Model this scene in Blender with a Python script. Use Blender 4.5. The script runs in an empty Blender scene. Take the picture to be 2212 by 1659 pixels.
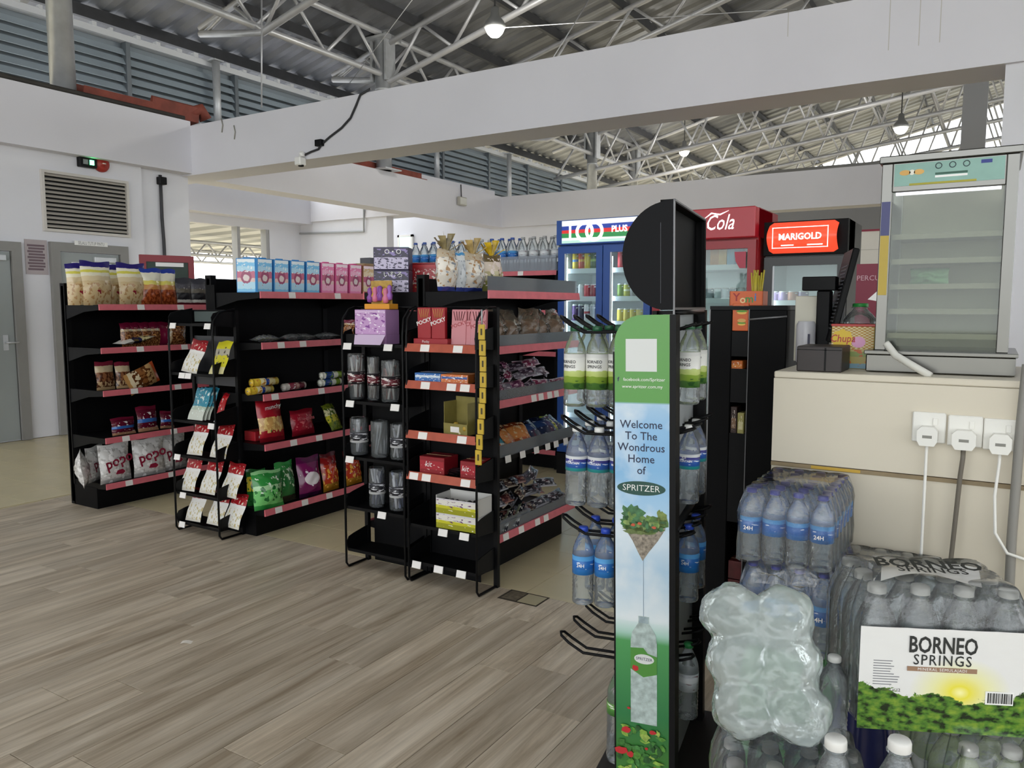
import bpy, bmesh, math, random
from mathutils import Vector, Matrix
random.seed(7)
SC = bpy.context.scene
COL = SC.collection
R = math.radians
# ------------------------------------------------------------------ camera
W_, H_, FPX = 2212.0, 1659.0, 1690.0
YAW, PITCH, EYE = R(31.6), R(5.6), 1.42
cd = bpy.data.cameras.new('camera'); cam = bpy.data.objects.new('camera', cd); COL.objects.link(cam)
cd.sensor_width = 36.0; cd.lens = 36.0 * FPX / W_; cd.clip_end = 300
cam.location = (0, 0, EYE); cam.rotation_euler = (R(90) - PITCH, 0, YAW)
SC.camera = cam
# ------------------------------------------------------------------ world: bright overcast sky
wd = bpy.data.worlds.new('world'); SC.world = wd; wd.use_nodes = True
bg = wd.node_tree.nodes['Background']; bg.inputs[0].default_value = (0.93, 0.97, 1.0, 1); bg.inputs[1].default_value = 2.6
try: SC.cycles.transparent_max_bounces = 40
except Exception: pass
SC.view_settings.view_transform = 'Standard'; SC.view_settings.look = 'None'
SC.view_settings.exposure = 0.42; SC.view_settings.gamma = 1.0; SC.view_settings.use_curve_mapping = False

_F = Vector((-math.sin(YAW)*math.cos(PITCH), math.cos(YAW)*math.cos(PITCH), -math.sin(PITCH)))
_R = Vector((math.cos(YAW), math.sin(YAW), 0)); _U = _R.cross(_F); _C = Vector((0, 0, EYE))
def P(x, y, X=None, Y=None, Z=None):
    """world point where the sight line of a measured photo point meets a real plane of the shop"""
    d = _F + _R*((x-W_/2)/FPX) - _U*((y-H_/2)/FPX)
    t = X/d.x if X is not None else Y/d.y if Y is not None else (Z-EYE)/d.z
    return _C + d*t
# ------------------------------------------------------------------ helpers
def lin(c):
    if isinstance(c, str):
        c = [int(c[i:i+2], 16)/255 for i in (0, 2, 4)]
    return tuple((v/12.92 if v <= .04045 else ((v+.055)/1.055)**2.4) for v in c) + (1,)
MATS = {}
def mat(name, col, rough=.5, metal=0, noise=0, nscale=8, spec=.5, emit=0, bump=0, bscale=60, coat=0, alpha=1):
    if name in MATS: return MATS[name]
    m = bpy.data.materials.new(name); m.use_nodes = True; MATS[name] = m
    nt = m.node_tree; b = nt.nodes['Principled BSDF']; c = lin(col)
    b.inputs['Base Color'].default_value = c; b.inputs['Roughness'].default_value = rough
    b.inputs['Metallic'].default_value = metal; b.inputs['Specular IOR Level'].default_value = spec
    b.inputs['Coat Weight'].default_value = coat
    if emit: b.inputs['Emission Color'].default_value = c; b.inputs['Emission Strength'].default_value = emit
    if alpha < 1: b.inputs['Alpha'].default_value = alpha
    if noise or bump:
        tc = nt.nodes.new('ShaderNodeTexCoord')
        if noise:
            n = nt.nodes.new('ShaderNodeTexNoise'); n.inputs['Scale'].default_value = nscale; n.inputs['Detail'].default_value = 6
            nt.links.new(tc.outputs['Object'], n.inputs['Vector'])
            r = nt.nodes.new('ShaderNodeValToRGB')
            r.color_ramp.elements[0].position = .3; r.color_ramp.elements[1].position = .7
            r.color_ramp.elements[0].color = tuple(v*(1-noise) for v in c[:3])+(1,); r.color_ramp.elements[1].color = tuple(min(1, v*(1+noise*.5)) for v in c[:3])+(1,)
            nt.links.new(n.outputs['Fac'], r.inputs['Fac']); nt.links.new(r.outputs['Color'], b.inputs['Base Color'])
        if bump:
            n = nt.nodes.new('ShaderNodeTexNoise'); n.inputs['Scale'].default_value = bscale; n.inputs['Detail'].default_value = 3
            nt.links.new(tc.outputs['Object'], n.inputs['Vector'])
            bp = nt.nodes.new('ShaderNodeBump'); bp.inputs['Strength'].default_value = bump; bp.inputs['Distance'].default_value = .004
            nt.links.new(n.outputs['Fac'], bp.inputs['Height']); nt.links.new(bp.outputs['Normal'], b.inputs['Normal'])
    return m
def clear(name, tint, body=.12, rough=.06, bodycol=None, gloss=.9, bump=0, bscale=40):
    """thin clear plastic or glass: tinted see-through, a Fresnel sheen and a little body colour"""
    if name in MATS: return MATS[name]
    m = bpy.data.materials.new(name); m.use_nodes = True; MATS[name] = m
    nt = m.node_tree; nt.nodes.clear(); N = nt.nodes.new; L = nt.links.new
    out = N('ShaderNodeOutputMaterial'); tr = N('ShaderNodeBsdfTransparent'); tr.inputs[0].default_value = lin(tint)
    df = N('ShaderNodeBsdfDiffuse'); df.inputs[0].default_value = lin(bodycol or tint)
    gl = N('ShaderNodeBsdfGlossy'); gl.inputs['Roughness'].default_value = rough; gl.inputs[0].default_value = (gloss,)*3+(1,)
    m1 = N('ShaderNodeMixShader'); m1.inputs[0].default_value = body; L(tr.outputs[0], m1.inputs[1]); L(df.outputs[0], m1.inputs[2])
    fr = N('ShaderNodeFresnel'); fr.inputs[0].default_value = 1.45
    m2 = N('ShaderNodeMixShader'); L(fr.outputs[0], m2.inputs[0]); L(m1.outputs[0], m2.inputs[1]); L(gl.outputs[0], m2.inputs[2]); L(m2.outputs[0], out.inputs[0])
    if bump:
        tc = N('ShaderNodeTexCoord'); n = N('ShaderNodeTexNoise'); n.inputs['Scale'].default_value = bscale; n.inputs['Detail'].default_value = 4
        L(tc.outputs['Object'], n.inputs['Vector'])
        bp = N('ShaderNodeBump'); bp.inputs['Strength'].default_value = bump; bp.inputs['Distance'].default_value = .01
        L(n.outputs['Fac'], bp.inputs['Height']); L(bp.outputs['Normal'], gl.inputs['Normal']); L(bp.outputs['Normal'], fr.inputs['Normal']); L(bp.outputs['Normal'], df.inputs['Normal'])
    return m
def pack(name, bands, speck=None, rough=.28, wob=.03, vertical=True, art=None, wscale=6):
    """printed film or board: bands of colour up the face (UV), with a blotchy print of speckles on chosen heights.
    speck=(colour, scale, threshold, v0, v1); art=(colour, u, v, ru, rv) an oval patch"""
    if name in MATS: return MATS[name]
    m = bpy.data.materials.new(name); m.use_nodes = True; MATS[name] = m
    nt = m.node_tree; N = nt.nodes.new; L = nt.links.new; b = nt.nodes['Principled BSDF']; b.inputs['Roughness'].default_value = rough
    uv = N('ShaderNodeUVMap'); sp = N('ShaderNodeSeparateXYZ'); L(uv.outputs[0], sp.inputs[0])
    no = N('ShaderNodeTexNoise'); no.inputs['Scale'].default_value = wscale; no.inputs['Detail'].default_value = 4; L(uv.outputs[0], no.inputs['Vector'])
    ma = N('ShaderNodeMath'); ma.operation = 'MULTIPLY_ADD'; ma.inputs[1].default_value = wob*2; L(no.outputs['Fac'], ma.inputs[0])
    su = N('ShaderNodeMath'); su.operation = 'SUBTRACT'; L(sp.outputs[1 if vertical else 0], su.inputs[0]); su.inputs[1].default_value = wob
    L(su.outputs[0], ma.inputs[2])
    r = N('ShaderNodeValToRGB'); r.color_ramp.interpolation = 'CONSTANT'; e = r.color_ramp.elements
    for i, (p, c) in enumerate(bands):
        k = e[i] if i < len(e) and i < 2 else e.new(p)
        k.position = p; k.color = lin(c)
    if len(bands) == 1: e[1].color = lin(bands[0][1])
    L(ma.outputs[0], r.inputs[0]); cur = r.outputs[0]
    def mixc(fac, col):
        nonlocal cur
        mx = N('ShaderNodeMix'); mx.data_type = 'RGBA'; L(fac, mx.inputs['Factor']); L(cur, mx.inputs['A']); mx.inputs['B'].default_value = lin(col); cur = mx.outputs['Result']
    def math2(op, a, bb):
        q = N('ShaderNodeMath'); q.operation = op
        for i, v in ((0, a), (1, bb)):
            if isinstance(v, (int, float)): q.inputs[i].default_value = v
            else: L(v, q.inputs[i])
        return q.outputs[0]
    if art:
        for c, u0, v0, ru, rv in (art if isinstance(art, list) else [art]):
            du = math2('DIVIDE', math2('SUBTRACT', sp.outputs[0], u0), ru); dv = math2('DIVIDE', math2('SUBTRACT', ma.outputs[0] if vertical else sp.outputs[1], v0), rv)
            d = math2('ADD', math2('MULTIPLY', du, du), math2('MULTIPLY', dv, dv)); mixc(math2('LESS_THAN', d, 1.0), c)
    if speck:
        for c, sc, th, v0, v1 in (speck if isinstance(speck, list) else [speck]):
            vo = N('ShaderNodeTexNoise'); vo.inputs['Scale'].default_value = sc; vo.inputs['Detail'].default_value = 2; L(uv.outputs[0], vo.inputs['Vector'])
            f = math2('GREATER_THAN', vo.outputs['Fac'], th)
            f = math2('MULTIPLY', f, math2('MULTIPLY', math2('GREATER_THAN', sp.outputs[1], v0), math2('LESS_THAN', sp.outputs[1], v1))); mixc(f, c)
    L(cur, b.inputs['Base Color'])
    return m

def link(name, me, parent=None, loc=None, rot=None):
    o = bpy.data.objects.new(name, me); COL.objects.link(o)
    if parent is not None: o.parent = parent
    if loc is not None: o.location = loc
    if rot is not None: o.rotation_euler = rot
    return o
def tag(o, label, cat, group=None, kind=None):
    o['label'] = label; o['category'] = cat
    if group: o['group'] = group
    if kind: o['kind'] = kind
    return o
def struct(o, label=None, cat=None):
    o['kind'] = 'structure'
    if label: o['label'] = label
    if cat: o['category'] = cat
    return o
def thing(name, label, cat, loc=(0, 0, 0), rz=0, group=None, rx=0, ry=0):
    rx = -abs(rx) if abs(rx) < R(40) else rx
    o = link(name, None, None, loc, (rx, ry, rz)); o.empty_display_size = .05
    return tag(o, label, cat, group)
def copy_tree(o, parent=None):
    c = o.copy(); COL.objects.link(c); c.parent = parent
    for ch in o.children: copy_tree(ch, c)
    return c
def place(o, loc, rz=0, rx=0, ry=0, label=None, group=None):
    c = copy_tree(o); c.location = loc; c.rotation_euler = (rx, ry, rz)
    if label: c['label'] = label
    if group: c['group'] = group
    return c
def kill(o):
    for ch in list(o.children): kill(ch)
    bpy.data.objects.remove(o)
class MB:
    def __init__(s): s.v = []; s.f = []; s.m = []; s.sm = []; s.uv = []; s.mi = 0; s.smooth = False
    def _add(s, vs, fs, uvs=None, smooth=None):
        o = len(s.v); s.v += [tuple(p) for p in vs]
        for k, f in enumerate(fs):
            s.f.append([o+i for i in f]); s.m.append(s.mi); s.sm.append(s.smooth if smooth is None else smooth)
            s.uv.append(uvs[k] if uvs else None)
        return s
    def box(s, x0, x1, y0, y1, z0, z1):
        vs = [(x, y, z) for z in (z0, z1) for y in (y0, y1) for x in (x0, x1)]
        q = [(0, 0), (1, 0), (1, 1), (0, 1)]
        return s._add(vs, [(0, 1, 5, 4), (1, 3, 7, 5), (3, 2, 6, 7), (2, 0, 4, 6), (4, 5, 7, 6), (2, 3, 1, 0)], [q]*6, False)
    def rbox(s, x0, x1, y0, y1, z0, z1, r=.004):
        """box with chamfered edges"""
        xs, ys, zs = (x0, x1), (y0, y1), (z0, z1); vs = []; idx = {}
        for i in (0, 1):
            for j in (0, 1):
                for k in (0, 1):
                    sx, sy, sz = (r, -r)[i], (r, -r)[j], (r, -r)[k]
                    for ax, p in (('x', (xs[i], ys[j]+sy, zs[k]+sz)), ('y', (xs[i]+sx, ys[j], zs[k]+sz)), ('z', (xs[i]+sx, ys[j]+sy, zs[k]))):
                        idx[i, j, k, ax] = len(vs); vs.append(p)
        g = lambda i, j, k, a: idx[i, j, k, a]
        fs = []
        for i in (0, 1):
            f = [g(i, 0, 0, 'x'), g(i, 1, 0, 'x'), g(i, 1, 1, 'x'), g(i, 0, 1, 'x')]; fs.append(f if i else f[::-1])
            f = [g(0, i, 0, 'y'), g(1, i, 0, 'y'), g(1, i, 1, 'y'), g(0, i, 1, 'y')]; fs.append(f[::-1] if i else f)
            f = [g(0, 0, i, 'z'), g(1, 0, i, 'z'), g(1, 1, i, 'z'), g(0, 1, i, 'z')]; fs.append(f if i else f[::-1])
        n6 = len(fs)
        for j in (0, 1):
            for k in (0, 1):
                fs.append([g(0, j, k, 'y'), g(1, j, k, 'y'), g(1, j, k, 'z'), g(0, j, k, 'z')])
                fs.append([g(j, 0, k, 'x'), g(j, 1, k, 'x'), g(j, 1, k, 'z'), g(j, 0, k, 'z')])
                fs.append([g(j, k, 0, 'x'), g(j, k, 1, 'x'), g(j, k, 1, 'y'), g(j, k, 0, 'y')])
        for i in (0, 1):
            for j in (0, 1):
                for k in (0, 1): fs.append([g(i, j, k, 'x'), g(i, j, k, 'y'), g(i, j, k, 'z')])
        def uvf(f):
            out = []
            for i in f:
                p = vs[i]; out.append(((p[0]-x0)/max(1e-6, x1-x0), (p[2]-z0)/max(1e-6, z1-z0)))
            return out
        return s._add(vs, fs, [uvf(f) for f in fs], False)
    def quad(s, a, b, c, d): return s._add([a, b, c, d], [(0, 1, 2, 3)], [[(0, 0), (1, 0), (1, 1), (0, 1)]], False)
    def poly(s, pts): return s._add(pts, [tuple(range(len(pts)))], None, False)
    def prism(s, pts, a, b, ax='y'):
        """outline (2-D) extruded along an axis; ax y: pts are (x,z); ax x: (y,z); ax z: (x,y)"""
        def mk(p, t): return (p[0], t, p[1]) if ax == 'y' else (t, p[0], p[1]) if ax == 'x' else (p[0], p[1], t)
        n = len(pts); vs = [mk(p, a) for p in pts]+[mk(p, b) for p in pts]
        fs = [tuple(range(n))[::-1], tuple(range(n, 2*n))]+[(i, (i+1) % n, n+(i+1) % n, n+i) for i in range(n)]
        return s._add(vs, fs, None, False)
    def tube(s, pts, r, n=6, closed=False, cap=True, taper=None):
        pts = [Vector(p) for p in pts]; rings = []; k = len(pts); up = None
        for i, p in enumerate(pts):
            d = (pts[(i+1) % k]-pts[i-1]) if (closed or 0 < i < k-1) else (pts[1]-pts[0] if i == 0 else pts[-1]-pts[-2])
            if d.length < 1e-9: d = Vector((0, 0, 1))
            d.normalize()
            if up is None: up = Vector((0, 0, 1)) if abs(d.z) < .9 else Vector((1, 0, 0))
            a = d.cross(up)
            if a.length < 1e-4: a = d.cross(Vector((1, 0, 0)))
            a.normalize(); b = a.cross(d).normalized(); up = b
            rr = r if taper is None else r*taper[i]
            rings.append([p+a*(rr*math.cos(2*math.pi*j/n))+b*(rr*math.sin(2*math.pi*j/n)) for j in range(n)])
        vs = [q for rg in rings for q in rg]; fs = []
        for i in range(k if closed else k-1):
            i2 = (i+1) % k
            for j in range(n): fs.append((i*n+j, i*n+(j+1) % n, i2*n+(j+1) % n, i2*n+j))
        if not closed and cap: fs += [tuple(range(n))[::-1], tuple((k-1)*n+j for j in range(n))]
        return s._add(vs, fs, None, True)
    def lathe(s, prof, n=16, mis=None, cx=0, cy=0, ell=1.0):
        vs = []; k = len(prof)
        for r, z in prof:
            for j in range(n): vs.append((cx+r*math.cos(2*math.pi*j/n), cy+ell*r*math.sin(2*math.pi*j/n), z))
        o = s.mi
        zz0, zz1 = prof[0][1], prof[-1][1]; base = len(s.v); s.v += vs
        for i in range(k-1):
            for j in range(n):
                s.f.append([base+i*n+j, base+i*n+(j+1) % n, base+(i+1)*n+(j+1) % n, base+(i+1)*n+j])
                s.m.append(mis[i] if mis else o); s.sm.append(True)
                u0, u1 = j/n, (j+1)/n; v0 = (prof[i][1]-zz0)/(zz1-zz0+1e-9); v1 = (prof[i+1][1]-zz0)/(zz1-zz0+1e-9)
                s.uv.append([(u0, v0), (u1, v0), (u1, v1), (u0, v1)])
        s.f.append([base+j for j in range(n)][::-1]); s.m.append(mis[0] if mis else o); s.sm.append(False); s.uv.append(None)
        s.f.append([base+(k-1)*n+j for j in range(n)]); s.m.append(mis[-1] if mis else o); s.sm.append(False); s.uv.append(None)
        return s
    def grid(s, fn, nu, nv, smooth=True):
        vs = [fn(i/nu, j/nv) for j in range(nv+1) for i in range(nu+1)]; fs = []; uvs = []
        for j in range(nv):
            for i in range(nu):
                a = j*(nu+1)+i; fs.append((a, a+1, a+nu+2, a+nu+1))
                uvs.append([(i/nu, j/nv), ((i+1)/nu, j/nv), ((i+1)/nu, (j+1)/nv), (i/nu, (j+1)/nv)])
        return s._add(vs, fs, uvs, smooth)
    def mesh(s, name, mats):
        me = bpy.data.meshes.new(name); me.from_pydata(s.v, [], s.f)
        if not isinstance(mats, (list, tuple)): mats = [mats]
        for m in mats: me.materials.append(m)
        me.polygons.foreach_set('material_index', s.m); me.polygons.foreach_set('use_smooth', s.sm)
        if any(u for u in s.uv):
            ul = me.uv_layers.new(name='UVMap'); flat = []
            for f, u in zip(s.f, s.uv):
                u = u or [(.5, .5)]*len(f)
                for c in u: flat += [c[0], c[1]]
            ul.data.foreach_set('uv', flat)
        me.update(); return me
    def build(s, name, mats, parent=None, loc=None, rot=None): return link(name, s.mesh(name, mats), parent, loc, rot)
def box(name, m, parent, x0, x1, y0, y1, z0, z1, r=0):
    b = MB(); (b.rbox(x0, x1, y0, y1, z0, z1, r) if r else b.box(x0, x1, y0, y1, z0, z1)); return b.build(name, m, parent)
_txt = {}
def text(body, size, m, parent, loc, rot=(R(90), 0, 0), name='lettering', shear=0, sx=1, bold=0, align='CENTER', ext=.0004, spacing=1.0, curve=None):
    key = (body, shear, bold, align, m.name, spacing)
    if key not in _txt:
        cu = bpy.data.curves.new('lettering', 'FONT'); cu.body = body; cu.size = 1; cu.align_x = align; cu.align_y = 'CENTER'
        cu.shear = shear; cu.offset = bold; cu.resolution_u = 2; cu.space_character = spacing
        cu.extrude = 0
        t = bpy.data.objects.new('t', cu); me = bpy.data.meshes.new_from_object(t); bpy.data.objects.remove(t)
        me.materials.clear(); me.materials.append(m); me.name = 'lettering'; _txt[key] = me
    me = _txt[key]
    if curve:                                   # wrapped round a cylinder of this radius (about the parent's z axis)
        me = me.copy()
        for v in me.vertices:
            a = v.co.x*size*sx/curve; v.co = (math.sin(a)*curve/size/sx, v.co.y, 0) if False else Vector((math.sin(a)*curve, v.co.y*size, math.cos(a)*curve))
        o = link(name, me, parent, loc, rot); return o
    o = link(name, me, parent, loc, rot); o.scale = (size*sx, size, size); return o
# ------------------------------------------------------------------ shared materials
M_wall = mat('wall_paint', 'e3e3e9', .75, noise=.04, nscale=1.2)
M_beam = mat('beam_paint', 'e2e1e8', .7, noise=.05, nscale=.8)
M_black = mat('black_metal', '0a0a0c', .45, noise=.15, nscale=30, spec=.2)
M_black2 = mat('black_panel', '070709', .55, noise=.2, nscale=12, spec=.15)
M_pink = mat('price_strip_pink', 'd9707a', .35, noise=.1, nscale=20)
M_brick = mat('price_strip_brick', 'b5563f', .4, noise=.15, nscale=20)
M_tag = mat('price_tag_paper', 'f0ece8', .6)
M_white = mat('white_plastic', 'f2f1ee', .35)
M_galv = mat('galvanised_steel', 'c6c8cb', .38, .35, noise=.15, nscale=6)
M_steel = mat('stainless_steel', '6f6e6a', .26, 1.0, noise=.06, nscale=4)
M_truss = mat('truss_paint', 'c9c9cc', .4, .35, noise=.1, nscale=5)
M_door = mat('door_grey', '9aa09f', .45, noise=.05, nscale=2)
M_dframe = mat('door_frame_grey', '8b8986', .45, noise=.05)
M_dark = mat('dark_void', '0c0c0d', .8)
M_red = mat('signal_red', 'b3262a', .4)
M_glass = clear('cooler_glass', 'eef6f4', .02, .02)
M_film = clear('shrink_film', 'fbfcfc', .06, .12, 'ffffff', bump=.5, bscale=25)

# ------------------------------------------------------------------ floor: planks and tiles laid as pieces
def plank_mat():
    m = bpy.data.materials.new('vinyl_plank'); m.use_nodes = True; nt = m.node_tree; N = nt.nodes.new; L = nt.links.new
    b = nt.nodes['Principled BSDF']; b.inputs['Roughness'].default_value = .42
    tc = N('ShaderNodeTexCoord'); oi = N('ShaderNodeObjectInfo')
    ad = N('ShaderNodeVectorMath'); ad.operation = 'MULTIPLY_ADD'; L(oi.outputs['Random'], ad.inputs[0]); ad.inputs[1].default_value = (37, 53, 11); L(tc.outputs['Object'], ad.inputs[2])
    mp = N('ShaderNodeMapping'); mp.inputs['Scale'].default_value = (16, .9, 1); L(ad.outputs[0], mp.inputs[0])
    n1 = N('ShaderNodeTexNoise'); n1.inputs['Scale'].default_value = 1; n1.inputs['Detail'].default_value = 8; n1.inputs['Roughness'].default_value = .65; n1.inputs['Distortion'].default_value = .6; L(mp.outputs[0], n1.inputs['Vector'])
    mp2 = N('ShaderNodeMapping'); mp2.inputs['Scale'].default_value = (120, 3, 1); L(ad.outputs[0], mp2.inputs[0])
    n2 = N('ShaderNodeTexNoise'); n2.inputs['Scale'].default_value = 1; n2.inputs['Detail'].default_value = 4; L(mp2.outputs[0], n2.inputs['Vector'])
    mp3 = N('ShaderNodeMapping'); mp3.inputs['Scale'].default_value = (9, 3.2, 1); L(ad.outputs[0], mp3.inputs[0])
    n3 = N('ShaderNodeTexNoise'); n3.inputs['Scale'].default_value = 1; n3.inputs['Detail'].default_value = 5; L(mp3.outputs[0], n3.inputs['Vector'])
    r = N('ShaderNodeValToRGB'); e = r.color_ramp.elements; e[0].position = .25; e[0].color = lin('8f7c65'); e[1].position = .72; e[1].color = lin('e4d6c2')
    k = e.new(.48); k.color = lin('c2b29c')
    L(n1.outputs['Fac'], r.inputs[0])
    def mul(a, fac, lo, hi):
        rr = N('ShaderNodeMapRange'); rr.inputs['From Min'].default_value = .25; rr.inputs['From Max'].default_value = .75; rr.inputs['To Min'].default_value = lo; rr.inputs['To Max'].default_value = hi; L(fac, rr.inputs[0])
        mx = N('ShaderNodeMix'); mx.data_type = 'RGBA'; mx.blend_type = 'MULTIPLY'; mx.inputs['Factor'].default_value = 1; L(a, mx.inputs['A'])
        cb = N('ShaderNodeCombineColor'); [L(rr.outputs[0], cb.inputs[i]) for i in range(3)]; L(cb.outputs[0], mx.inputs['B']); return mx.outputs['Result']
    c = mul(r.outputs[0], n2.outputs['Fac'], .86, 1.1); c = mul(c, oi.outputs['Random'], .9, 1.08); c = mul(c, n3.outputs['Fac'], .9, 1.08)
    L(c, b.inputs['Base Color'])
    bp = N('ShaderNodeBump'); bp.inputs['Strength'].default_value = .25; bp.inputs['Distance'].default_value = .002; L(n2.outputs['Fac'], bp.inputs['Height']); L(bp.outputs[0], b.inputs['Normal'])
    return m
M_plank = plank_mat()
M_tile = mat('floor_tile_cream', 'd8caa4', .34, noise=.1, nscale=3)
M_slab = mat('floor_screed', '6c665c', .8, noise=.2)
def tilefar():
    m = bpy.data.materials.new('floor_tile_far'); m.use_nodes = True; nt = m.node_tree; b = nt.nodes['Principled BSDF']; b.inputs['Roughness'].default_value = .3
    t = nt.nodes.new('ShaderNodeTexBrick'); t.offset = 0; t.inputs['Scale'].default_value = 1; t.inputs['Brick Width'].default_value = .335; t.inputs['Row Height'].default_value = .335; t.inputs['Mortar Size'].default_value = .004
    t.inputs['Color1'].default_value = lin('d4c6a2'); t.inputs['Color2'].default_value = lin('cbbd99'); t.inputs['Mortar'].default_value = lin('7d745f')
    tc = nt.nodes.new('ShaderNodeTexCoord'); nt.links.new(tc.outputs['Object'], t.inputs['Vector']); nt.links.new(t.outputs['Color'], b.inputs['Base Color']); return m
floor = struct(MB().box(-30, 20, -20, 45, -.3, -.004).build('floor', tilefar()), 'shop floor of cream tiles and grey-brown wood planks', 'floor')
sc_ = MB().box(-5.92, 2.6, -3.2, 3.262, -.0045, -.0025).build('screed', M_slab, floor)
pm = MB().rbox(.001, .1825, .001, 1.219, -.0035, 0, .0008).mesh('plank', M_plank)
i = 0; x = -2.06-.1835*21
while x < 2.4:
    off = (i*.47 + (i*i % 5)*.19) % 1.22
    y = -1.8-off + (1.4962 - (-1.8)) % 1.22*0
    while y < 3.26:
        if y + 1.22 > -.6:
            y1 = min(y+1.22, 3.262); o = link('plank', pm, floor, (x, y, 0))
            if y1-y < 1.2199: o.scale = (1, max(.02, (y1-y)/1.22), 1)
        y += 1.22
    x += .1835; i += 1
tm = MB().rbox(.0015, .3335, .0015, .3335, -.0035, 0, .0008).mesh('tile', M_tile)
for a in range(-22, 4):
    for c in range(-6, 9):
        tx = -1.93+a*.335; ty = 3.262+c*.335
        if tx < -6.1 and ty > 1.2 and tx > -8.9 or (ty > 3.2 and tx >= -5.93 and ty < 5.8 and tx < -.9):
            link('tile', tm, floor, (tx, ty, 0))
M_cut = mat('cut_tile', 'b5ab8a', .3, noise=.1); M_grout = mat('dark_grout', '3c342a', .9, noise=.3)
box('grout_patch', M_grout, floor, -2.012, -1.79, 3.13, 3.266, -.001, .0006)
box('cut_tile', M_cut, floor, -1.905, -1.80, 3.142, 3.256, 0, .0012, .0004); box('cut_tile', mat('broken_screed', '6e6351', .9, noise=.4, nscale=40), floor, -2.0, -1.915, 3.145, 3.256, 0, .001, .0004)

# ------------------------------------------------------------------ walls, beams, pillars
def wallbox(name, label, m, *b): return struct(box(name, m, None, *b), label, 'wall')
wallbox('wall_left', 'white painted wall behind the grey doors', M_wall, -9.1, -8.85, -10, 5.86, 0, 3.095)
wallbox('trim_1', 'white pillar beside the vent wall', M_wall, -9.45, -8.9, 5.86, 6.54, 0, 3.1)
bc = wallbox('trim_2', 'white concrete beam along the left wall', M_beam, -9.1, -8.7, -10, 6.46, 3.095, 3.735)
wallbox('trim_3', 'white concrete beam crossing the shop', M_beam, -12.6, 7, 6.46, 6.9, 3.075, 3.68)
wallbox('trim_4', 'white concrete beam running back on the left', M_beam, -9.3, -8.92, 6.9, 14.1, 3.09, 3.72)
wallbox('trim_5', 'white concrete beam at the back of the shop', M_beam, -9.3, 9, 14.1, 14.5, 3.09, 3.72)
# hairline joints and stains on the near end of the crossing beam
for px in (1701, 1920, 1985, 2030):
    a = P(px, 60, Y=6.455); box('hairline_crack', mat('crack_grey', 'c6c3bf', .9), bpy.data.objects['trim_3'], a.x, a.x+.006, 6.4595, 6.46, 3.28 if px > 1800 else 3.5, 3.68)
E_X = -12.1
e0 = P(420, 451, X=E_X); e1 = P(785, 501, X=E_X)
zE = (e0.z+e1.z)/2
wallbox('trim_6', 'pale beam over the outer window bay', M_beam, E_X-.5, E_X, 6.9, e1.y, zE, 3.75)
wx = E_X-.35
w0 = P(425, 520, X=wx); w1 = P(582, 520, X=wx); w2 = P(650, 520, X=wx); zs = P(500, 488, X=wx).z
b = MB(); b.box(wx-.2, wx, w1.y, w2.y, 0, zE); b.box(wx-.2, wx, 6.9, w1.y, 0, .9); b.box(wx-.2, wx, 6.9, w1.y, zs, zE)
struct(b.build('wall_outer', M_wall), 'white wall with the outer window opening', 'wall')
wn = struct(link('window_1', None, None, (wx, w0.y, 0)), 'open window looking out to the awning', 'window'); wn.empty_display_size = .1
fr = MB(); m_ = P(512, 520, X=wx).y
for yy in (w1.y-.09, m_): fr.box(wx-.15, wx+.01, yy, yy+.07, .9, zs)
fr.build('window_frame', mat('window_grey', 'a4a4a4', .5), wn, (-wx, -w0.y, 0))
w3 = P(836, 520, Y=w2.y)
wallbox('wall_back', 'white wall at the back of the outer bay', M_wall, wx-.2, w3.x, w2.y, w2.y+.2, 0, 3.3)
wallbox('trim_7', 'white beam over the back of the outer bay', M_beam, E_X, -9.35, w2.y-.05, w2.y+.4, zE+.05, 3.75)
cdt = MB().tube([P(648, 505, Y=w2.y-.03), P(786, 500, Y=w2.y-.03), P(786, 448, Y=w2.y-.08)], .022); tag(cdt.build('conduit', mat('conduit_grey', 'b4b6b8', .5)), 'thin grey conduit along the top of the back bay wall', 'conduit')
struct(box('wall_rear', M_wall, None, -13, -4.2, 14.25, 14.45, 0, 3.09), 'white wall under the back beam', 'wall')
struct(box('wall_rear_upper', M_wall, None, -13, -9.35, 14.25, 14.45, 3.09, 3.72), 'white upper wall behind the outer bay', 'wall')
struct(box('ceiling_bay', M_beam, None, -10.7, -9.1, 6.9, 14.1, 3.75, 3.85), 'soffit slab over the outer bay', 'ceiling')
sw = P(865, 513, Y=14.24); sw2 = P(890, 531, Y=14.24)
sm_ = struct(box('window_2', mat('window_bright', 'cfeee6', .3, emit=.6), None, sw.x, sw2.x, 14.2, 14.245, sw2.z-.6, sw.z), 'small bright window on the back wall', 'window')
fw = MB(); fw.box(sw.x-.05, sw.x, 14.19, 14.25, sw2.z-.6, sw.z+.05); fw.box(sw2.x, sw2.x+.05, 14.19, 14.25, sw2.z-.6, sw.z+.05); fw.box(sw.x-.05, sw2.x+.05, 14.19, 14.25, sw.z, sw.z+.05); fw.build('window_frame', M_white, sm_)
pr = P(2166, 250, Y=6.46)
wallbox('trim_8', 'white pillar at the far right under the crossing beam', M_wall, pr.x, pr.x+.6, 6.5, 6.88, 0, 3.08)
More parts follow.
